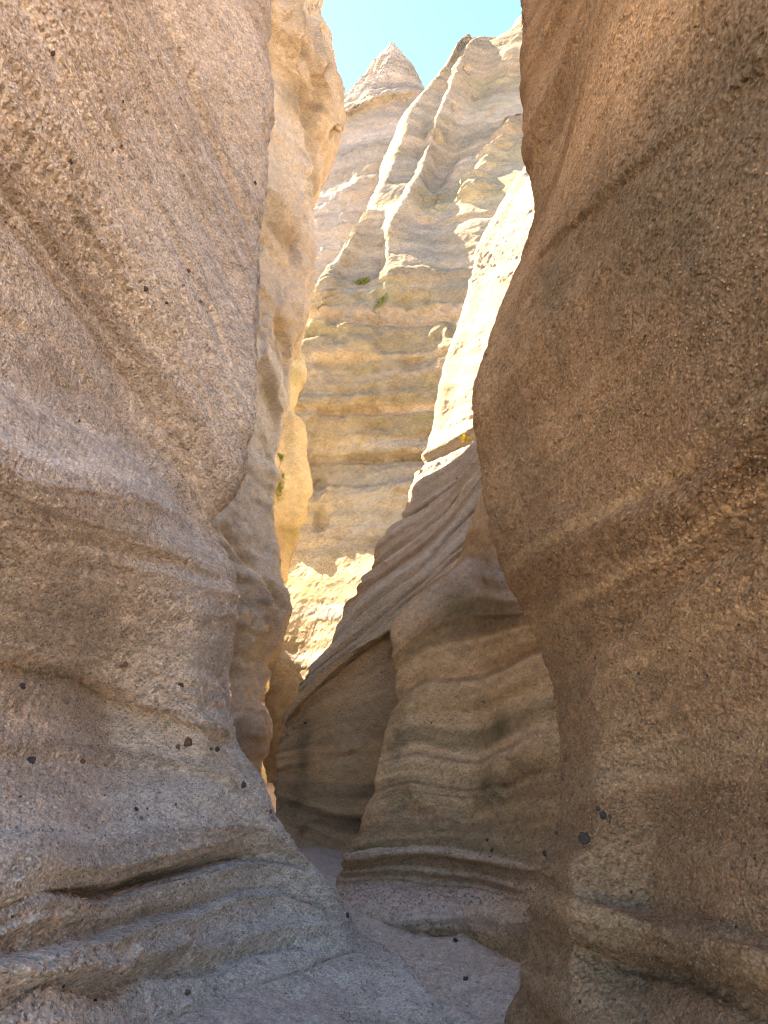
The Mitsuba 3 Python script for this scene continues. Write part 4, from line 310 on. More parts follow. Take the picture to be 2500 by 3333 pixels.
FEATS = [
  ('near_left', 'groove', 'u', 0.01, 0.03, 0.1, [[-1.63, 2.23, 3.56], [-1.57, 2.73, 3.49], [-1.56, 3.04, 3.46], [-1.53, 3.64, 3.45], [-1.41, 4.07, 3.35], [-1.28, 4.36, 3.18], [-1.18, 4.63, 2.95], [-1.11, 4.82, 2.74]]),
  ('near_left', 'step', 'u', 0.009, 0.012, 0.12, [[-1.6, 2.16, 3.72], [-1.55, 2.64, 3.62], [-1.53, 2.92, 3.6], [-1.5, 3.41, 3.58], [-1.42, 3.9, 3.49], [-1.26, 4.23, 3.34], [-1.14, 4.47, 3.19]]),
  ('near_left', 'step', 'u', 0.012, 0.008, 0.08, [[-1.59, 2.06, 3.93], [-1.52, 2.51, 3.86], [-1.49, 2.96, 3.82], [-1.4, 3.65, 3.78], [-1.2, 4.24, 3.52], [-1.07, 4.54, 3.29]]),
  ('near_left', 'step', 'u', 0.012, 0.008, 0.08, [[-1.49, 2.63, 4.49], [-1.45, 3.14, 4.5], [-1.35, 3.74, 4.43], [-1.17, 4.25, 4.15], [-0.95, 4.68, 3.63]]),
  ('near_left', 'groove', 'u', 0.01, 0.01, 0.08, [[-1.47, 3.17, 5.11], [-1.38, 3.69, 4.96], [-1.19, 4.21, 4.68], [-0.98, 4.64, 4.29]]),
  ('near_left', 'step', 'u', -0.012, 0.01, 0.08, [[-1.64, 2.4, 3.07], [-1.57, 2.82, 3.05], [-1.54, 3.35, 3.05], [-1.48, 4.05, 3.08], [-1.24, 4.57, 2.94]]),
  ('near_left', 'step', 'u', 0.014, 0.01, 0.1, [[-1.62, 2.4, 2.89], [-1.55, 2.85, 2.89], [-1.5, 3.51, 2.91], [-1.39, 4.13, 2.91], [-1.17, 4.71, 2.74]]),
  ('near_left', 'step', 'u', 0.012, 0.01, 0.1, [[-1.36, 2.14, 2.22], [-1.29, 2.47, 2.23], [-1.28, 3.09, 2.29], [-1.22, 3.97, 2.34], [-1.01, 4.86, 2.36]]),
  ('near_left', 'groove', 'u', 0.01, 0.01, 0.1, [[-1.64, 2.34, 3.33], [-1.57, 2.78, 3.29], [-1.55, 3.32, 3.31], [-1.48, 4.04, 3.31], [-1.24, 4.49, 3.09]]),
  ('near_left', 'groove', 'u', 0.03, 0.022, 0.1, [[-1.24, 2.24, 1.06], [-1.16, 2.53, 1.02], [-1.15, 3.13, 0.93], [-1.1, 3.97, 0.82], [-0.87, 4.79, 0.81], [-0.7, 5.07, 0.84]]),
  ('near_left', 'step', 'u', 0.02, 0.01, 0.1, [[-1.67, 2.89, 1.42], [-1.58, 3.31, 1.37], [-1.51, 4.17, 1.29], [-1.2, 4.59, 1.22], [-0.84, 4.96, 1.1]]),
  ('near_left', 'ridge', 'u', 0.018, 0.015, 0.1, [[-1.37, 3.79, 5.81], [-1.32, 3.92, 5.67], [-1.23, 4.14, 5.45], [-1.14, 4.36, 5.2], [-1.03, 4.59, 4.99], [-0.92, 4.78, 4.84]]),
  ('near_left', 'step', 'u', 0.022, 0.015, 0.15, [[-1.35, 3.87, 5.9], [-1.28, 4.03, 5.64], [-1.16, 4.31, 5.35], [-1.04, 4.56, 5.12], [-0.93, 4.78, 4.89]]),
  ('near_left', 'groove', 'u', 0.02, 0.02, 0.1, [[-1.64, 2.37, 3.12], [-1.57, 2.81, 3.12], [-1.54, 3.34, 3.16], [-1.52, 3.82, 3.16], [-1.43, 4.19, 3.11], [-1.29, 4.45, 3.04], [-1.17, 4.69, 2.87]]),
  ('near_left', 'step', 'u', 0.04, 0.012, 0.15, [[-1.66, 2.77, 1.81], [-1.67, 3.39, 1.77], [-1.65, 3.81, 1.73], [-1.59, 4.53, 1.66], [-1.31, 4.52, 1.58], [-1.06, 4.6, 1.46], [-0.95, 5.14, 1.38]]),
  ('near_left', 'groove', 'u', 0.07, 0.022, 0.1, [[-1.21, 2.2, 1.0], [-1.31, 2.89, 0.87], [-1.15, 3.01, 0.87], [-1.22, 3.95, 0.71], [-1.01, 4.25, 0.72], [-0.87, 4.73, 0.69], [-0.71, 5.18, 0.66], [-0.56, 5.27, 0.63], [-0.43, 5.32, 0.56]]),
  ('near_left', 'step', 'u', -0.05, 0.01, 0.12, [[-1.17, 2.16, 0.91], [-1.12, 2.5, 0.83], [-1.1, 2.79, 0.76], [-1.09, 3.2, 0.69], [-1.07, 3.7, 0.62], [-0.95, 4.29, 0.56], [-0.82, 4.74, 0.56], [-0.68, 5.02, 0.51], [-0.47, 5.2, 0.38], [-0.23, 5.41, 0.24]]),
  ('near_left', 'groove', 'u', 0.026, 0.009, 0.06, [[-0.97, 3.44, 0.34], [-0.86, 3.87, 0.25], [-0.68, 4.26, 0.2], [-0.5, 4.64, 0.16], [-0.27, 5.07, 0.12], [-0.1, 5.4, 0.09]]),
  ('near_left', 'ridge', 'u', 0.05, 0.04, 0.1, [[-1.16, 2.15, 0.86], [-1.11, 2.5, 0.77], [-1.08, 3.03, 0.63], [-1.03, 3.75, 0.48], [-0.86, 4.33, 0.38], [-0.62, 4.88, 0.3], [-0.29, 5.24, 0.2]]),
  ('near_left', 'groove', 'u', 0.045, 0.03, 0.1, [[-1.15, 2.17, 0.82], [-1.11, 2.5, 0.74], [-1.07, 3.01, 0.59], [-1.03, 3.72, 0.44], [-0.84, 4.26, 0.33], [-0.6, 4.78, 0.25], [-0.28, 5.16, 0.15]]),
  ('near_left', 'step', 'v', -0.03, 0.02, 0.12, [[-0.91, 4.85, 3.27], [-0.89, 4.84, 3.81], [-0.9, 4.81, 4.32], [-0.9, 4.85, 4.89], [-0.9, 4.83, 5.18]]),
  ('near_right', 'step', 'u', 0.016, 0.01, 0.1, [[1.1, 1.43, 3.18], [1.04, 1.7, 3.25], [1.0, 1.89, 3.28], [0.94, 2.21, 3.4], [0.91, 2.4, 3.46], [0.87, 2.65, 3.55], [0.82, 3.0, 3.63], [0.78, 3.49, 3.78]]),
  ('near_right', 'groove', 'u', 0.008, 0.009, 0.07, [[1.02, 1.81, 3.23], [0.97, 2.03, 3.33], [0.94, 2.19, 3.4], [0.91, 2.37, 3.45], [0.87, 2.63, 3.55], [0.82, 2.97, 3.64]]),
  ('near_right', 'step', 'u', -0.03, 0.05, 0.2, [[0.84, 3.5, 2.27], [0.9, 3.24, 2.3], [1.0, 2.81, 2.28], [1.06, 2.48, 2.27], [1.08, 2.18, 2.37], [1.1, 2.02, 2.44], [1.13, 1.66, 2.56]]),
  ('near_right', 'step', 'u', -0.025, 0.04, 0.15, [[0.96, 3.86, 1.71], [1.05, 3.33, 1.86], [1.12, 2.95, 1.96], [1.19, 2.65, 2.01], [1.23, 2.41, 2.04], [1.28, 2.05, 2.09]]),
  ('near_right', 'groove', 'u', 0.02, 0.03, 0.1, [[0.78, 4.16, 0.69], [0.85, 3.6, 0.76], [1.07, 3.46, 0.71], [1.11, 2.93, 0.77], [1.18, 2.63, 0.79], [1.3, 2.41, 0.79]]),
  ('near_right', 'groove', 'u', 0.03, 0.05, 0.1, [[0.74, 4.22, 0.45], [0.8, 3.65, 0.55], [1.09, 3.59, 0.49], [1.2, 2.72, 0.63], [1.23, 2.32, 0.69]]),
  ('mid_left', 'groove', 'u', 0.1, 0.06, 0.2, [[-2.03, 8.93, 3.76], [-1.86, 9.26, 3.53], [-1.69, 9.54, 3.26], [-1.51, 9.83, 2.99], [-1.41, 10.16, 2.86]]),
  ('mid_left', 'step', 'u', 0.1, 0.05, 0.4, [[-1.69, 9.25, 6.13], [-1.6, 9.71, 5.82], [-1.51, 10.14, 5.5]]),
  ('mid_left', 'step', 'v', -0.22, 0.05, 0.35, [[-1.47, 8.38, 11.25], [-1.37, 8.88, 10.61], [-1.29, 9.34, 10.26], [-1.22, 9.66, 9.87], [-1.2, 9.87, 9.46], [-1.27, 9.63, 8.53], [-1.31, 9.59, 8.0]]),
  ('mid_left', 'step', 'v', 0.14, 0.05, 0.3, [[-0.99, 9.47, 11.91], [-1.06, 9.25, 10.98], [-1.09, 9.5, 10.57], [-1.15, 9.71, 10.08]]),
  ('mid_left', 'step', 'u', 0.1, 0.05, 0.4, [[-1.55, 9.4, 6.87], [-1.4, 9.94, 6.73], [-1.35, 10.21, 6.48]]),
  ('mid_left', 'groove', 'u', 0.08, 0.04, 0.4, [[-1.67, 9.78, 5.18], [-1.57, 10.07, 4.93], [-1.55, 10.2, 4.66]]),
  ('mid_left', 'groove', 'v', 0.1, 0.06, 0.2, [[-1.38, 8.56, 10.83], [-1.35, 8.95, 10.58], [-1.28, 9.38, 10.23], [-1.21, 9.67, 9.89], [-1.16, 9.84, 9.76]]),
  ('mid_left', 'groove', 'u', 0.06, 0.05, 0.2, [[-1.57, 9.91, 1.49], [-1.48, 10.12, 1.26], [-1.49, 10.2, 1.16]]),
  ('lobe', 'groove', 'u', 0.03, 0.04, 0.1, [[-0.36, 7.1, 0.17], [0.08, 6.76, 0.27], [0.55, 6.5, 0.29], [0.94, 5.72, 0.36]]),
  ('lobe', 'groove', 'u', 0.035, 0.03, 0.08, [[-0.29, 7.16, 0.4], [0.0, 6.84, 0.47], [0.25, 6.7, 0.53], [0.45, 6.61, 0.57]]),
  ('lobe', 'ridge', 'u', 0.03, 0.03, 0.08, [[-0.3, 7.11, 0.36], [0.08, 6.75, 0.46], [0.41, 6.57, 0.5], [0.7, 6.3, 0.51]]),
  ('lobe', 'step', 'u', 0.06, 0.04, 0.25, [[0.17, 7.06, 0.89], [0.32, 6.96, 0.78], [0.51, 6.83, 0.71], [0.71, 6.77, 0.76], [0.87, 6.57, 0.91], [0.96, 6.35, 1.07]]),
  ('massif', 'ridge', 'v', 0.25, 0.45, 0.3, [[1.66, 24.34, 18.87], [2.2, 25.44, 20.76], [2.67, 25.7, 21.8], [3.31, 26.11, 23.22]]),
  ('massif', 'ridge', 'v', 0.45, 0.45, 0.3, [[3.22, 23.73, 19.46], [3.65, 24.4, 20.78], [4.3, 25.41, 22.81], [5.41, 26.05, 24.83]]),
  ('massif', 'ridge', 'v', 0.35, 0.35, 0.3, [[-2.32, 22.54, 13.53], [-1.75, 23.46, 16.0], [-1.04, 24.1, 17.69], [-0.35, 24.81, 19.61]]),
  ('striped', 'groove', 'u', 0.05, 0.05, 0.1, [[-1.21, 9.11, 0.89], [-0.87, 9.16, 0.95], [-0.53, 9.15, 1.01], [-0.25, 9.15, 1.12]]),
  ('striped', 'step', 'u', 0.06, 0.04, 0.2, [[-0.99, 9.19, 0.3], [-0.68, 9.17, 0.37], [-0.38, 9.12, 0.33]]),
  ('massif', 'pit', 'u', 0.16, 0.148, 0.8, [[2.96, 27.07, 26.52]]),
  ('massif', 'pit', 'u', 0.16, 0.153, 0.8, [[3.95, 27.73, 27.65]]),
  ('massif', 'pit', 'u', 0.16, 0.147, 0.8, [[4.46, 26.98, 26.11]]),
  ('massif', 'pit', 'u', 0.22, 0.222, 0.7, [[3.73, 27.95, 29.46]]),
  ('massif', 'pit', 'u', 0.22, 0.195, 0.7, [[2.1, 26.19, 24.46]]),
  ('massif', 'pit', 'u', 0.22, 0.195, 0.7, [[2.26, 26.3, 24.22]]),
  ('massif', 'pit', 'u', 0.12, 0.17, 0.5, [[-0.79, 22.81, 14.99]]),
  ('massif', 'pit', 'u', 0.12, 0.167, 0.5, [[0.72, 22.5, 14.6]]),
  ('massif', 'pit', 'u', 0.12, 0.168, 0.5, [[-0.14, 22.67, 14.88]]),
  ('massif', 'pit', 'u', 0.12, 0.167, 0.5, [[1.42, 22.38, 14.81]]),
  ('near_left', 'pit', 'u', 0.03, 0.033, 0.5, [[-1.29, 4.0, 5.59]]),
  ('near_left', 'pit', 'u', 0.03, 0.033, 0.5, [[-1.25, 4.1, 5.53]]),
  ('near_left', 'pit', 'u', 0.02, 0.018, 0.4, [[-1.46, 3.01, 4.38]]),
  ('near_left', 'pit', 'u', 0.02, 0.018, 0.4, [[-1.44, 3.23, 4.48]]),
  ('near_left', 'pit', 'u', 0.02, 0.019, 0.4, [[-1.42, 3.39, 4.37]]),
  ('near_left', 'pit', 'u', 0.02, 0.019, 0.4, [[-1.41, 3.5, 4.47]]),
  ('near_left', 'pit', 'u', 0.025, 0.025, 0.6, [[-1.42, 4.27, 1.82]]),
  ('near_left', 'pit', 'u', 0.02, 0.013, 0.6, [[-1.54, 3.48, 3.19]]),
  ('near_left', 'pit', 'u', 0.02, 0.014, 0.6, [[-1.53, 3.59, 3.17]]),
  ('mid_left', 'pit', 'u', 0.12, 0.086, 0.8, [[-0.89, 10.1, 10.37]]),
  ('mid_left', 'pit', 'u', 0.12, 0.088, 0.8, [[-1.08, 9.37, 11.45]]),
  ('mid_left', 'pit', 'u', 0.08, 0.053, 0.5, [[-1.0, 9.44, 10.86]]),
  ('massif', 'pit', 'u', 0.25, 0.241, 0.5, [[-1.94, 22.13, 8.15]]),
  ('massif', 'pit', 'u', 0.25, 0.235, 0.5, [[-1.84, 21.83, 7.03]]),
  ('lobe', 'pit', 'u', 0.012, 0.028, 0.7, [[0.42, 7.08, 1.47]]),
]
STONES = {}
STONES['near_left'] = [(-1.48, 2.78, 4.55, 0.014, 'd'), (-1.47, 2.75, 4.33, 0.0135, 'd'), (-1.47, 3.08, 4.79, 0.0095, 'd'), (-1.42, 3.46, 4.74, 0.0129, 'd'), (-1.42, 3.39, 4.37, 0.0149, 'd'), (-1.41, 3.5, 4.47, 0.0096, 'r'), (-1.46, 3.0, 3.97, 0.0166, 'd'), (-1.33, 3.82, 3.82, 0.0187, 'd'), (-1.4, 3.48, 4.26, 0.0084, 'd'), (-0.92, 4.78, 5.27, 0.0148, 'd'), (-1.27, 4.0, 3.84, 0.0115, 'd'), (-1.15, 4.3, 4.02, 0.0123, 'r'), (-1.12, 4.37, 3.98, 0.0093, 'd'), (-1.57, 2.78, 3.49, 0.0068, 'd'), (-1.5, 3.56, 2.92, 0.0099, 'd'), (-1.52, 3.68, 3.03, 0.0068, 'd'), (-1.24, 4.31, 3.27, 0.0096, 'd'), (-1.2, 4.15, 4.14, 0.0142, 'r'), (-1.54, 3.51, 1.33, 0.02, 'd'), (-1.64, 3.56, 1.63, 0.0157, 'd'), (-1.61, 3.97, 1.58, 0.0154, 'd'), (-1.16, 4.47, 1.69, 0.0157, 'd'), (-0.98, 4.77, 1.32, 0.0175, 'd'), (-1.13, 4.63, 1.37, 0.0286, 'r'), (-1.51, 4.04, 1.29, 0.019, 'r'), (-1.18, 4.61, 1.35, 0.0171, 'r'), (-1.01, 4.72, 1.32, 0.0116, 'd'), (-1.25, 4.13, 1.04, 0.0148, 'd'), (-1.21, 4.09, 1.01, 0.0137, 'd'), (-1.22, 4.19, 1.04, 0.007, 'd'), (-0.85, 4.95, 1.11, 0.0202, 'd'), (-1.13, 4.39, 1.04, 0.0091, 'd'), (-1.15, 3.06, 0.98, 0.0079, 'd'), (-1.09, 2.86, 0.66, 0.0083, 'd'), (-1.09, 2.74, 0.7, 0.0061, 'd'), (-1.04, 3.11, 0.51, 0.0089, 'd'), (-0.89, 3.92, 0.29, 0.0168, 'r'), (-1.13, 2.55, 0.92, 0.0063, 'd'), (-1.37, 4.03, 1.13, 0.0077, 'd'), (-1.43, 3.2, 1.21, 0.0063, 'd'), (-0.68, 5.15, 0.9, 0.023, 'd'), (-0.7, 5.13, 0.94, 0.0146, 'r'), (-0.24, 5.43, 0.27, 0.0178, 'd'), (-1.21, 4.15, 2.16, 0.0079, 'd'), (-1.18, 4.14, 2.28, 0.0079, 'd'), (-1.44, 3.71, 2.0, 0.008, 'd'), (-1.42, 4.3, 1.79, 0.0236, 'r')]
STONES['near_right'] = [(0.72, 3.78, 2.79, 0.0162, 'd'), (0.9, 3.71, 0.97, 0.0355, 'd'), (0.97, 3.65, 1.08, 0.0167, 'd'), (0.96, 3.68, 1.1, 0.0122, 'd'), (0.96, 3.74, 1.21, 0.0139, 'd'), (0.81, 4.29, 0.82, 0.0177, 'd'), (0.87, 4.22, 0.93, 0.0104, 'd'), (0.98, 3.69, 1.78, 0.0069, 'd'), (1.06, 2.78, 2.12, 0.0085, 'r'), (1.11, 2.8, 2.04, 0.0061, 'd'), (1.19, 2.7, 1.96, 0.006, 'd'), (1.09, 3.38, 1.68, 0.0085, 'd'), (1.0, 3.61, 1.74, 0.006, 'd'), (0.98, 3.68, 1.78, 0.0084, 'd'), (1.08, 3.5, 1.47, 0.0059, 'd'), (0.92, 4.09, 1.13, 0.0076, 'd'), (1.27, 2.68, 1.75, 0.0077, 'd'), (1.24, 2.71, 1.82, 0.0054, 'd'), (0.81, 3.51, 0.37, 0.0106, 'd'), (0.95, 2.56, 2.86, 0.0073, 'd'), (0.99, 3.95, 5.75, 0.0212, 'd'), (0.59, 4.12, 3.57, 0.0112, 'r'), (0.55, 4.17, 3.42, 0.0092, 'r'), (0.97, 4.26, 5.02, 0.018, 'r'), (1.12, 3.41, 1.49, 0.0057, 'd'), (1.19, 3.02, 1.75, 0.0052, 'd'), (0.94, 3.93, 1.18, 0.0073, 'd'), (1.0, 3.63, 1.08, 0.0106, 'd'), (1.13, 3.16, 1.8, 0.0061, 'd'), (1.22, 2.97, 1.65, 0.0064, 'd'), (1.27, 2.92, 1.42, 0.0057, 'd'), (1.06, 3.61, 0.78, 0.0077, 'd'), (1.21, 3.24, 1.13, 0.0063, 'd')]
STONES['lobe'] = [(0.68, 6.69, 0.71, 0.019, 'd'), (0.77, 6.32, 0.61, 0.0154, 'd'), (0.8, 6.19, 0.56, 0.0151, 'd'), (0.78, 6.18, 0.5, 0.0114, 'd'), (0.88, 6.53, 0.92, 0.0106, 'd'), (0.34, 6.62, 0.44, 0.0134, 'r'), (0.42, 7.08, 1.47, 0.0099, 'd'), (0.88, 6.84, 1.64, 0.0097, 'd'), (0.97, 6.46, 1.47, 0.0091, 'd')]
STONES['striped'] = [(-1.04, 9.09, 1.4, 0.0183, 'd'), (-0.9, 9.1, 1.44, 0.0165, 'd'), (-0.04, 9.06, 2.01, 0.0127, 'd'), (0.99, 10.19, 4.79, 0.0215, 'r')]
PLANTS = [
  ('massif', -0.71, 23.25, 15.72, 0.436),
  ('massif', -0.01, 22.61, 14.67, 0.502),
  ('fin', -2.05, 14.27, 6.07, 0.242),
  ('fin', -2.04, 14.37, 6.53, 0.197),
  ('striped', 1.23, 10.67, 5.51, 0.064),
]

LATTICE = np.random.default_rng(11).random((64, 64, 64)).astype(np.float32)

def n3(p, seed=0):
    """Smooth lattice noise in [0, 1] at points (..., 3)."""
    p = np.asarray(p, np.float64) + np.array([seed * 7.31, seed * 3.77, seed * 5.19])
    i = np.floor(p); t = p - i
    q = i + t * t * (3 - 2 * t)
    q = np.moveaxis(q, -1, 0).reshape(3, -1)
    return map_coordinates(LATTICE, q, order=1, mode='grid-wrap', prefilter=False).reshape(p.shape[:-1])

ROT = np.array([[.36, .48, -.8], [-.8, .6, 0], [.48, .64, .6]])
def fb(p, oct=3, seed=0, gain=.5):
    out, a, tot = 0, 1., 0
    q = np.asarray(p, float)
    for o in range(oct):
        out = out + a * n3(q, seed + 13 * o); tot += a; a *= gain
        q = (q @ ROT.T) * 2.03 + 11.7
    return out / tot

def ss(a, b, x):
    t = np.clip((x - a) / (b - a), 0, 1); return t * t * (3 - 2 * t)

def axis_weights(P, ax):
    """Cumulative weight along one axis of a coarse grid, so that steps subtend about the same angle from the canyon's middle."""
    d = np.linalg.norm(np.diff(P, axis=ax), axis=2)
    mid = (np.take(P, range(1, P.shape[ax]), ax) + np.take(P, range(P.shape[ax] - 1), ax)) / 2 - np.array(EYE)
    r = np.maximum(np.linalg.norm(mid, axis=2), 2.2)
    fwd = mid[..., 1] * math.cos(PITCH) + mid[..., 2] * math.sin(PITCH)
    up = mid[..., 2] * math.cos(PITCH) - mid[..., 1] * math.sin(PITCH)
    seen = (fwd > .8) & (np.abs(mid[..., 0]) < .56 * fwd + .15) & (np.abs(up) < .72 * fwd + .1)
    w = d / r * np.where(seen, 1., .06)
    w = np.percentile(w, 70, axis=1 - ax)
    return np.concatenate([[0], np.cumsum(np.maximum(w, 1e-5))])

SURF = {}

def loft(name, budget):
    net = np.array(NETS[name], float)
    R, C, _ = net.shape
    def ev(u, v):
        a = PchipInterpolator(np.arange(C), net, axis=1)(u * (C - 1))
        return PchipInterpolator(np.arange(R), a, axis=0)(v * (R - 1))
    t = np.linspace(0, 1, 240)
    P0 = ev(t, t)
    cu, cv = axis_weights(P0, 1), axis_weights(P0, 0)
    nu = int(math.sqrt(budget * cu[-1] / cv[-1])); nv = int(budget / nu)
    u, v = np.interp(np.linspace(0, cu[-1], nu), cu, t), np.interp(np.linspace(0, cv[-1], nv), cv, t)
    P = ev(u, v)
    rowz = net[:, 2:C - 2, 2].mean(1)
    s = PchipInterpolator(np.arange(R), rowz)(v * (R - 1))
    return P, u, v, s

def normals(P):
    du = np.gradient(P, axis=1); dv = np.gradient(P, axis=0)
    n = np.cross(du, dv)
    return n / np.maximum(np.linalg.norm(n, axis=2, keepdims=True), 1e-12)

def feature_relief(P, u, v, feats):
    """Cracks, grooves, ledges and ridges that run along polylines on the surface."""
    h = np.zeros(P.shape[:2])
    sub = P[::3, ::3]; tree = cKDTree(sub.reshape(-1, 3)); nu = sub.shape[1]
    lu = np.linalg.norm(np.diff(P, axis=1), axis=2); lv = np.linalg.norm(np.diff(P, axis=0), axis=2)
    for kind, ax, amp, w, reach, pts in feats:
        if kind == 'pit':
            for c in pts:
                d = P - np.array(c); r = np.linalg.norm(d * np.array([1, 1, reach]), axis=2) * (.8 + .4 * n3(P * 4 / w * .25, 3))
                h -= amp * (1 - ss(.55 * w, 1.1 * w, r))
            continue
        i = tree.query(np.array(pts))[1]
        jv, ju = (i // nu) * 3, (i % nu) * 3
        a, b = (ju, jv) if ax == 'u' else (jv, ju)
        o = np.argsort(a); a, b = a[o], b[o]
        keep = np.concatenate([[True], np.diff(a) > 0]); a, b = a[keep], b[keep]
        if len(a) < 2: continue
        na, nb = (P.shape[1], P.shape[0]) if ax == 'u' else (P.shape[0], P.shape[1])
        x = np.arange(max(a[0], 0), min(a[-1] + 1, na))
        line = PchipInterpolator(a, b)(x)
        for xi, li in zip(x, line):
            seg = lv[:, xi] if ax == 'u' else lu[xi, :]
            cum = np.concatenate([[0], np.cumsum(seg)])
            p0 = np.interp(li, np.arange(nb), cum)
            c = P[int(np.clip(li, 0, nb - 1)), xi] if ax == 'u' else P[xi, int(np.clip(li, 0, nb - 1))]
            jit = (n3(c * 7., 5) - .5) * 1.2 * w + (n3(c * 25., 6) - .5) * .9 * w
            d = cum - p0 + jit
            t = (xi - a[0]) / max(1, a[-1] - a[0])
            fade = min(1, t / .06 + .05, (1 - t) / .06 + .05) * (.55 + .9 * n3(c * 2.5, 9))
            if kind == 'groove':
                g = -amp * np.exp(-(d / w) ** 2)
            elif kind == 'ridge':
                g = amp * np.exp(-(d / w) ** 2)
            else:
                g = amp * np.tanh(d / w) * np.exp(-np.abs(d) / reach)
            if ax == 'u': h[:, xi] += g * fade
            else: h[xi, :] += g * fade
    return h

def wall(name, key, budget, bsdf, strata=(), macro=(), grit=(), pits=(), lam=(), slabs=(), bed_pits=(), bands=(), fade=None, low=None, dip=None, flip=1, bedded=True, seed=0, smooth_top=None):
    """key: entry of the scene. strata: (amplitude, beds per metre, sharpness); macro and grit: (amplitude, waves per metre, octaves); pits: (depth, waves per metre, threshold, stretch)."""
    P, u, v, s = loft(name, budget)
    N = normals(P) * flip
    S = np.repeat(s[:, None], P.shape[1], 1) if bedded else P[..., 2] + (0 if dip is None else P @ np.array(dip))
    h = np.zeros(P.shape[:2])
    calm = 1. if fade is None else 1 - (1 - fade[2]) * ss(fade[0], fade[1], P[..., 2])
    if low is not None: calm = calm * (low[2] + (1 - low[2]) * ss(low[0], low[1], P[..., 2]))
    warp = fb(P * .8, 3, seed + 1)
    loc = fb(P * 1.1 + 5, 3, seed + 2)
    for amp, f, sharp in strata:
        q = np.stack([(S + .12 * (warp - .5) / max(.6, f * .12)) * f + 31 + seed, P[..., 0] * .22 * min(f, 6) * .3, P[..., 1] * .10 * min(f, 6)], -1)
        b = n3(q, seed + int(f * 10))
        b = ss(.5 - .5 * sharp, .5 + .5 * sharp, b) - .5
        h += amp * b * calm * (.35 + 1.1 * ss(.35, .65, loc))
    for amp, f, o in macro:
        h += amp * (1 if low is None else calm) * (fb(P * f, o, seed + 7) - .5) * 2
    for s0, s1, off in bands:
        e = S + .12 * (warp - .5); w = .10 * (s1 - s0) + .02
        h += off * calm * ss(s0 - w, s0 + w, e) * (1 - ss(s1 - w, s1 + w, e)) * (.2 + 1.5 * ss(.3, .7, loc))
    h += feature_relief(P, u, v, [f[1:] for f in FEATS if f[0] == name])
    rough = .40 + .85 * ss(.36, .66, fb(np.stack([S * 3.5, P[..., 0] * .5, P[..., 1] * .5], -1), 3, seed + 3))
    for amp, f, o in grit:
        g = fb(P * f, o, seed + 17, .6)
        h += amp * rough * (1 if low is None else calm) * 2 * (g - .5)
    for amp, f, st in slabs:
        g = fb(P * np.array([f, f, f * st]) + 3, 3, seed + 41)
        h += amp * calm * (ss(.44, .50, g) + ss(.54, .58, g) - 1)
    for amp, fs, fa in lam:
        along = P[..., 0] * .4 + P[..., 1]
        g = fb(np.stack([S * fs + 1.5 * warp, along * fa, P[..., 0] * fa * 2], -1), 2, seed + 31, .6)
        h += amp * 2 * calm * (g - .5) * (.3 + 1.2 * loc)
    for dep, fs, fa, th in bed_pits:
        along = P[..., 0] * .4 + P[..., 1]
        g = fb(np.stack([S * fs + 2 * warp, along * fa, P[..., 0] * fa], -1), 2, seed + 53)
        h -= dep * ss(th, th + .12, g) * rough
    for dep, f, th, st in pits:
        g = fb(P * np.array([f, f, f * st]), 2, seed + 23)
        h -= dep * ss(th, th + .10, g) * rough
    Q = P + N * h[..., None]
    print(name, Q.shape, round(time.time() - T0, 1))
    nv, nu = Q.shape[:2]
    idx = np.arange(nv * nu).reshape(nv, nu)
    f = np.stack([idx[:-1, :-1], idx[:-1, 1:], idx[1:, 1:], idx[1:, :-1]], -1).reshape(-1, 4)
    if flip < 0: f = f[:, ::-1]
    cu = np.linspace(0, 1, nu)
    uv = np.stack([np.repeat(u[None], nv, 0).ravel(), (S + 0 * h).ravel()], -1)
    scene[key] = mikit.ply((Q.reshape(-1, 3), f), bsdf, smooth=True, uv=uv)
    SURF[name] = (Q.reshape(-1, 3), normals(Q).reshape(-1, 3) * flip, cKDTree(Q.reshape(-1, 3)))
    return key

def tag(key, label=None, category=None, group=None, kind=None):
    labels[key] = {k: x for k, x in (('label', label), ('category', category), ('group', group), ('kind', kind)) if x}

K = 1
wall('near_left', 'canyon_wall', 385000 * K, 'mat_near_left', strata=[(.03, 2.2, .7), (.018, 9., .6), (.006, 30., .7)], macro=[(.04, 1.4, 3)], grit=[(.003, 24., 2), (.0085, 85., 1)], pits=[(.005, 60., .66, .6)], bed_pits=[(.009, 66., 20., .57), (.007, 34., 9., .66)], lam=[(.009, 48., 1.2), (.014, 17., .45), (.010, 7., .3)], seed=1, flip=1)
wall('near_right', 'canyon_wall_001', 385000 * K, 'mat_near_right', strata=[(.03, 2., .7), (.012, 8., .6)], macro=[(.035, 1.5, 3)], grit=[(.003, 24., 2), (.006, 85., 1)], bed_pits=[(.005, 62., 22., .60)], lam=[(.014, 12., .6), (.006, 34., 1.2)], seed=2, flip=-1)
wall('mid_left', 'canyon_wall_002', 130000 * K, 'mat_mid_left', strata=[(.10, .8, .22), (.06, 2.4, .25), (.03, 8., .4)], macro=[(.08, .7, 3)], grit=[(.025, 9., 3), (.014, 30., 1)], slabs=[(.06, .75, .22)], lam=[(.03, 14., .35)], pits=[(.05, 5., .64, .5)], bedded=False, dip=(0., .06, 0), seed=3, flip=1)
wall('fin', 'rock_fin', 30000 * K, 'mat_fin', strata=[(.10, 1.2, .3), (.05, 4., .3)], macro=[(.14, .7, 4)], slabs=[(.12, .8, .4)], grit=[(.05, 5., 3)], bedded=False, seed=4, flip=1)
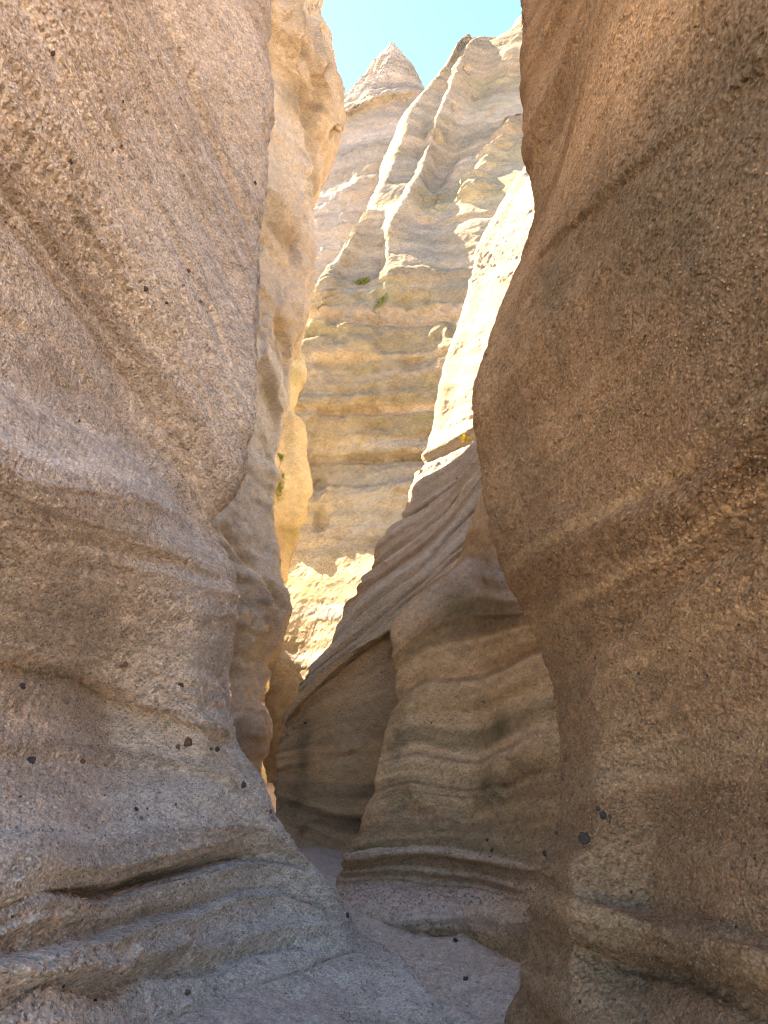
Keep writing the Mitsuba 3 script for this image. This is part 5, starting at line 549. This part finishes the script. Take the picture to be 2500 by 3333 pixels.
wall('striped', 'canyon_wall_003', 190000 * K, 'mat_striped', strata=[(.07, 2.0, .5), (.045, 5.5, .5), (.02, 16., .6)], macro=[(.07, .9, 4)], grit=[(.018, 10., 3), (.011, 26., 2)], lam=[(.03, 12., .5)], fade=(5.6, 6.6, .45), bands=[(2.338, 2.396, -0.1), (2.503, 2.566, -0.09), (2.634, 2.723, 0.06), (2.857, 2.973, -0.1), (3.372, 3.485, -0.09), (3.625, 3.666, 0.05), (3.733, 3.827, -0.08), (4.383, 4.548, -0.1), (5.25, 5.425, -0.06), (6.046, 6.16, -0.03), (0.383, 0.561, -0.05)], seed=5, flip=1)
wall('lobe', 'canyon_wall_004', 130000 * K, 'mat_lobe', strata=[(.04, 3., .6), (.025, 11., .5), (.01, 30., .6)], macro=[(.04, 1.2, 3)], grit=[(.012, 16., 3), (.010, 40., 2)], lam=[(.014, 16., .6)], bands=[(0.209, 0.222, -0.025), (0.244, 0.285, -0.018), (0.314, 0.349, -0.02), (0.424, 0.461, 0.025), (0.464, 0.484, -0.03), (0.904, 0.961, -0.03), (1.757, 1.844, -0.025), (1.006, 1.129, 0.02)], seed=6, flip=1)
wall('massif', 'layered_cliff', 175000 * K, 'mat_massif', strata=[(.22, .55, .4), (.14, 1.8, .4), (.07, 5.5, .5)], macro=[(.22, .35, 4)], grit=[(.06, 2.5, 4), (.03, 9., 2)], slabs=[(.14, .35, .5), (.06, 1.1, .7)], lam=[(.07, 4., .25), (.10, 1.6, .12)], bedded=False, fade=(13., 17., .35), dip=(.06, 0, 0), bands=[(13.62, 14.33, -0.3), (10.36, 10.59, -0.25), (8.85, 9.06, -0.2), (11.77, 12.34, -0.12), (7.65, 8.03, 0.1), (3.92, 4.27, 0.15), (2.64, 2.97, 0.15)], seed=7, low=(5., 8., .12), flip=1)
wall('spire', 'rock_spire', 30000 * K, 'mat_spire', strata=[(.15, .6, .6), (.08, 2.2, .5)], macro=[(.3, .35, 4)], grit=[(.16, 2.2, 4)], bedded=False, seed=8, flip=1)
tag('canyon_wall', 'near left sandstone wall with pale sweeping ledges, grey apron and embedded pebbles', 'rock wall')
tag('canyon_wall_001', 'big dark brown overhanging rock wall filling the right side', 'rock wall')
tag('canyon_wall_002', 'tall cracked tan rock wall right behind the near left wall, rising to the sky', 'rock wall')
tag('rock_fin', 'glowing yellow rock fin with hanging greenery, low between left wall and layered cliff', 'rock fin')
tag('canyon_wall_003', 'striped leaning rock wall whose upper slope is in bright sun', 'rock wall')
tag('canyon_wall_004', 'rounded brown rock lobe with a gravel bench and banded foot above the sandy floor', 'rock wall')
tag('layered_cliff', 'far cliff of horizontal mossy layers with towers and sunlit ridges on top', 'cliff')
tag('rock_spire', 'pointed grey tent-shaped rock peak against the sky', 'rock spire')

# floor
gx = np.concatenate([-np.geomspace(400, 3, 14), np.linspace(-2.6, 2.6, 300), np.geomspace(3, 400, 14)])
gy = np.concatenate([-np.geomspace(400, 1, 12), np.linspace(-.8, 3, 50), np.linspace(3.02, 8.5, 330), np.geomspace(8.6, 400, 30)])
X, Yy = np.meshgrid(gx, gy)
FP = np.stack([X, Yy, 0 * X], -1)
near = np.exp(-((X - .3) / 3) ** 2 - ((Yy - 5) / 5) ** 2)
cx = .42 + .02 * (Yy - 5)
Z = .30 * np.clip(np.abs(X - cx) - .18, 0, 1) ** 1.5 + .05 * (fb(FP * 1.6, 3, 3) - .5) + near * (.09 * (fb(FP * np.array([7, 5, 1]), 3, 4) - .5) + .020 * (fb(FP * np.array([16, 34, 1]), 3, 5) - .5) + .010 * (fb(FP * 70, 2, 6) - .5))
Z = Z * near + (1 - near) * -.1 + .03 * np.clip(Yy - 6, 0, 6) * near
FP[..., 2] = Z
nv, nu = X.shape; idx = np.arange(nv * nu).reshape(nv, nu)
ff = np.stack([idx[:-1, :-1], idx[:-1, 1:], idx[1:, 1:], idx[1:, :-1]], -1).reshape(-1, 4)
scene['canyon_floor'] = mikit.ply((FP.reshape(-1, 3), ff), 'mat_sand', smooth=True, uv=np.stack([X.ravel(), Z.ravel()], -1))
tag('canyon_floor', 'grey sand and gravel floor of the slot canyon', kind='structure')

# ------------------------------------------------------------------ stones set in the rock
def rock_piece(r, seed, sub=1, squash=.75):
    m = trimesh.creation.icosphere(subdivisions=sub, radius=1.0)
    v = np.array(m.vertices)
    rg = np.random.default_rng(seed)
    v = v * (1 + .55 * (n3(v * 1.3, seed) - .5) + .35 * (n3(v * 3.1, seed + 3) - .5))[:, None]
    for _ in range(4):                                     # a few broken faces
        d = rg.normal(size=3); d /= np.linalg.norm(d); k = v @ d; lim = rg.uniform(.55, .85)
        v = v - np.maximum(k - lim, 0)[:, None] * d
    q = np.linalg.qr(rg.normal(size=(3, 3)))[0]
    return (v * np.array([1, rg.uniform(.75, 1), squash]) * r) @ q.T, np.array(m.faces)

HOLD = {'near_left': 'canyon_wall', 'near_right': 'canyon_wall_001', 'striped': 'canyon_wall_003', 'lobe': 'canyon_wall_004'}
TONE = {'d': 'mat_stone_dark', 'r': 'mat_stone_red', 'l': 'mat_stone_pale', 'b': 'mat_stone_brown'}
sid = 0
for w, lst in STONES.items():
    Q, N, tree = SURF[w]
    for i, (x, y, z, r, tone) in enumerate(lst):
        k = tree.query([x, y, z])[1]
        sid += 1
        v, f = rock_piece(r, sid, 2 if r > .012 else 1)
        key = f'{HOLD[w]}__stone' + (f'_{i:03d}' if i else '')
        scene[key] = mikit.ply((v + Q[k] + N[k] * r * (.05 + .2 * ((i * 7) % 5) / 4), f), TONE[tone if i % 4 else 'b' if tone == 'd' else tone], smooth=40)

# loose crumbs of gravel that weather out of the beds
def grit_mesh(w, n, box, sizes, seed, up=-1.):
    Q, N, _ = SURF[w]
    ok = (Q[:, 0] > box[0]) & (Q[:, 0] < box[1]) & (Q[:, 1] > box[2]) & (Q[:, 1] < box[3]) & (Q[:, 2] > box[4]) & (Q[:, 2] < box[5]) & (N[:, 2] > up)
    ok &= fb(Q * np.array([2, 2, 7]), 2, seed) > .47
    ids = np.where(ok)[0]
    rg = np.random.default_rng(seed)
    ids = rg.choice(ids, min(n, len(ids)), replace=False)
    protos = [rock_piece(1., 500 + j, 1 if j < 0 else 0) for j in range(8)]
    V, F, at = [], [], 0
    for j, k in enumerate(ids):
        pv, pf = protos[j % 8]
        r = rg.uniform(*sizes) ** 1.0
        V.append(pv * r + Q[k] + N[k] * r * .3); F.append(pf + at); at += len(pv)
    return np.vstack(V), np.vstack(F)

for w, key, n, box, sz in (('near_left', 'canyon_wall', 3800, (-3, 1, .8, 6, -.1, 2.2), (.0025, .0075)), ('lobe', 'canyon_wall_004', 3000, (-1, 2, 4, 8, -.1, 1.2), (.004, .011)), ('near_right', 'canyon_wall_001', 2200, (0, 2, .8, 5, -.1, 3.), (.0025, .007))):
    scene[key + '__gravel'] = mikit.ply(grit_mesh(w, n, box, sz, 5), 'mat_stone_pale' if w == 'near_left' else 'mat_stone_tan', smooth=False)
    scene[key + '__gravel_001'] = mikit.ply(grit_mesh(w, n // 2, box, sz, 6), 'mat_stone_brown', smooth=False)
    labels[key + '__gravel'] = {'label': 'pale crumbs of gravel weathering out of the rock', 'kind': 'stuff'}
    labels[key + '__gravel_001'] = {'label': 'brown crumbs of gravel weathering out of the rock', 'kind': 'stuff'}

FLOOR = cKDTree(FP.reshape(-1, 3)[:, :2])
def on_floor(x, y):
    return FP.reshape(-1, 3)[FLOOR.query([x, y])[1]]
LOOSE = [(.47, 5.05, .017, 'd', 'dark pebble in the middle of the sandy floor'), (.50, 5.86, .020, 'd', 'dark pebble at the far edge of the sand, under the gravel bench'),
    (.74, 5.35, .013, 'b', 'brown pebble on the sand near the foot of the right side'), (.25, 5.62, .015, 'l', 'pale pebble on the sand near the left apron')]
for i, (x, y, r, tone, text) in enumerate(LOOSE):
    v, f = rock_piece(r, 300 + i, 2, .7)
    key = 'pebble' + (f'_{i:03d}' if i else '')
    scene[key] = mikit.ply((v + on_floor(x, y) + np.array([0, 0, r * .3]), f), TONE[tone], smooth=40)
    tag(key, text, 'stone', 'pebbles on the sandy floor')
rg = np.random.default_rng(8)
V, F, at = [], [], 0
for j in range(1500):
    x, y = rg.uniform(-.3, 1.2), rg.uniform(3.9, 6.6)
    if n3(np.array([x * 4, y * 4, 0.])) < .42: continue
    pv, pf = rock_piece(1., 520 + j % 9, 0); r = .0035 + .011 * rg.random() ** 3
    V.append(pv * r + on_floor(x, y) + np.array([0, 0, r * .3])); F.append(pf + at); at += len(pv)
scene['canyon_floor__gravel'] = mikit.ply((np.vstack(V), np.vstack(F)), 'mat_stone_pale', smooth=False)
labels['canyon_floor__gravel'] = {'label': 'pale gravel scattered over the sand', 'kind': 'stuff'}

# ------------------------------------------------------------------ boulder, moss, plants
k = SURF['mid_left'][2].query([-0.85, 10.06, 10.56])[1]
v, f = rock_piece(.105, 77, 3, .9)
scene['boulder'] = mikit.ply((v + SURF['mid_left'][0][k] + SURF['mid_left'][1][k] * .03, f), 'mat_mid_left', smooth=True, uv=np.repeat([[0, 9.]], len(v), 0))
tag('boulder', 'small rounded boulder lodged in the cracked wall high above, beside the sky', 'boulder')

def leaves(c, nrm, rad, n, size, seed, droop=0., flat=.25, long=1.6, tall=.6):
    rg = np.random.default_rng(seed)
    nrm = nrm / np.linalg.norm(nrm)
    a = np.cross(nrm, [0, 0, 1.]); a /= np.linalg.norm(a); b2 = np.cross(nrm, a)
    V, F = [], []
    for i in range(n):
        t = rg.uniform(0, 2 * math.pi); r = rad * rg.random() ** .8 * (.75 + .5 * float(n3(np.array([math.cos(t) * 2.2, math.sin(t) * 2.2, seed]), seed)))
        p = c + a * r * math.cos(t) * (1.25 if tall < 1 else .7) + b2 * r * math.sin(t) * tall + nrm * rg.uniform(-.2, 1.) * flat * rad + np.array([0, 0, -droop * rg.random() ** 1.5])
        d = rg.normal(size=3) + nrm * .8 + np.array([0, 0, -1.2 if droop else .5]); d /= np.linalg.norm(d)
        sd = np.cross(d, rg.normal(size=3)); sd /= np.linalg.norm(sd)
        L, wd = size * long * rg.uniform(.6, 1.2), size * .35
        m = len(V) ; V += [p, p + d * L * .5 + sd * wd, p + d * L, p + d * L * .5 - sd * wd]
        F += [[m, m + 1, m + 2], [m, m + 2, m + 3]]
    return np.array(V), np.array(F)

MOSS = ['vivid green moss pad on the far cliff, the wider upper left one of two', 'tall green moss patch growing down the far cliff face, right of the moss pad',
    'hanging green plant on the glowing yellow fin, the lower and larger of two', 'hanging green plant on the glowing yellow fin, the upper and smaller of two', 'tiny yellow-green tuft on the sunlit edge of the striped wall']
count = {}
for i, (w, x, y, z, r) in enumerate(PLANTS):
    Q, N, tree = SURF[w]
    k = tree.query([x, y, z])[1]
    nm, cat, mat = ('moss_patch', 'moss', 'mat_moss') if w == 'massif' else ('hanging_plant', 'plant', 'mat_leaf') if w == 'fin' else ('flower_tuft', 'plant', 'mat_yellow')
    c = count[nm] = count.get(nm, 0) + 1
    key = nm + (f'_{c - 1:03d}' if c > 1 else '')
    n, sz = (420, .045) if w == 'massif' else (200, .045) if w == 'fin' else (60, .03)
    v, f = leaves(Q[k], N[k], r * (.6 if w != 'striped' else 1), n, sz, 40 + i, droop=.45 if w == 'fin' else 0., tall=1.9 if i == 1 else .6)
    scene[key] = mikit.ply((v, f), mat, smooth=False)
    tag(key, MOSS[i], cat, kind='stuff' if nm == 'moss_patch' else None)
k = SURF['near_right'][2].query([0.94, 4.2, 6.07])[1]
base, V, F = SURF['near_right'][0][k], [], []
for j in range(5):
    rg = np.random.default_rng(60 + j)
    pts = [base + np.array([.01 * j - .02, 0, 0])]
    d = np.array([-.5 + .1 * j, -.2, .9])
    for _ in range(4):
        d = d + rg.normal(size=3) * .35; d /= np.linalg.norm(d); pts.append(pts[-1] + d * .02)
    m = trimesh.creation.sweep_polygon(__import__('shapely').Point(0, 0).buffer(.0016, 2), np.array(pts))
    F.append(np.array(m.faces) + sum(len(q) for q in V)); V.append(np.array(m.vertices))
scene['dry_twig'] = mikit.ply((np.vstack(V), np.vstack(F)), 'mat_twig', smooth=False)
tag('dry_twig', 'tiny dry twig sticking out of the right wall edge against the sky', 'twig')
print('done', round(time.time() - T0, 1))
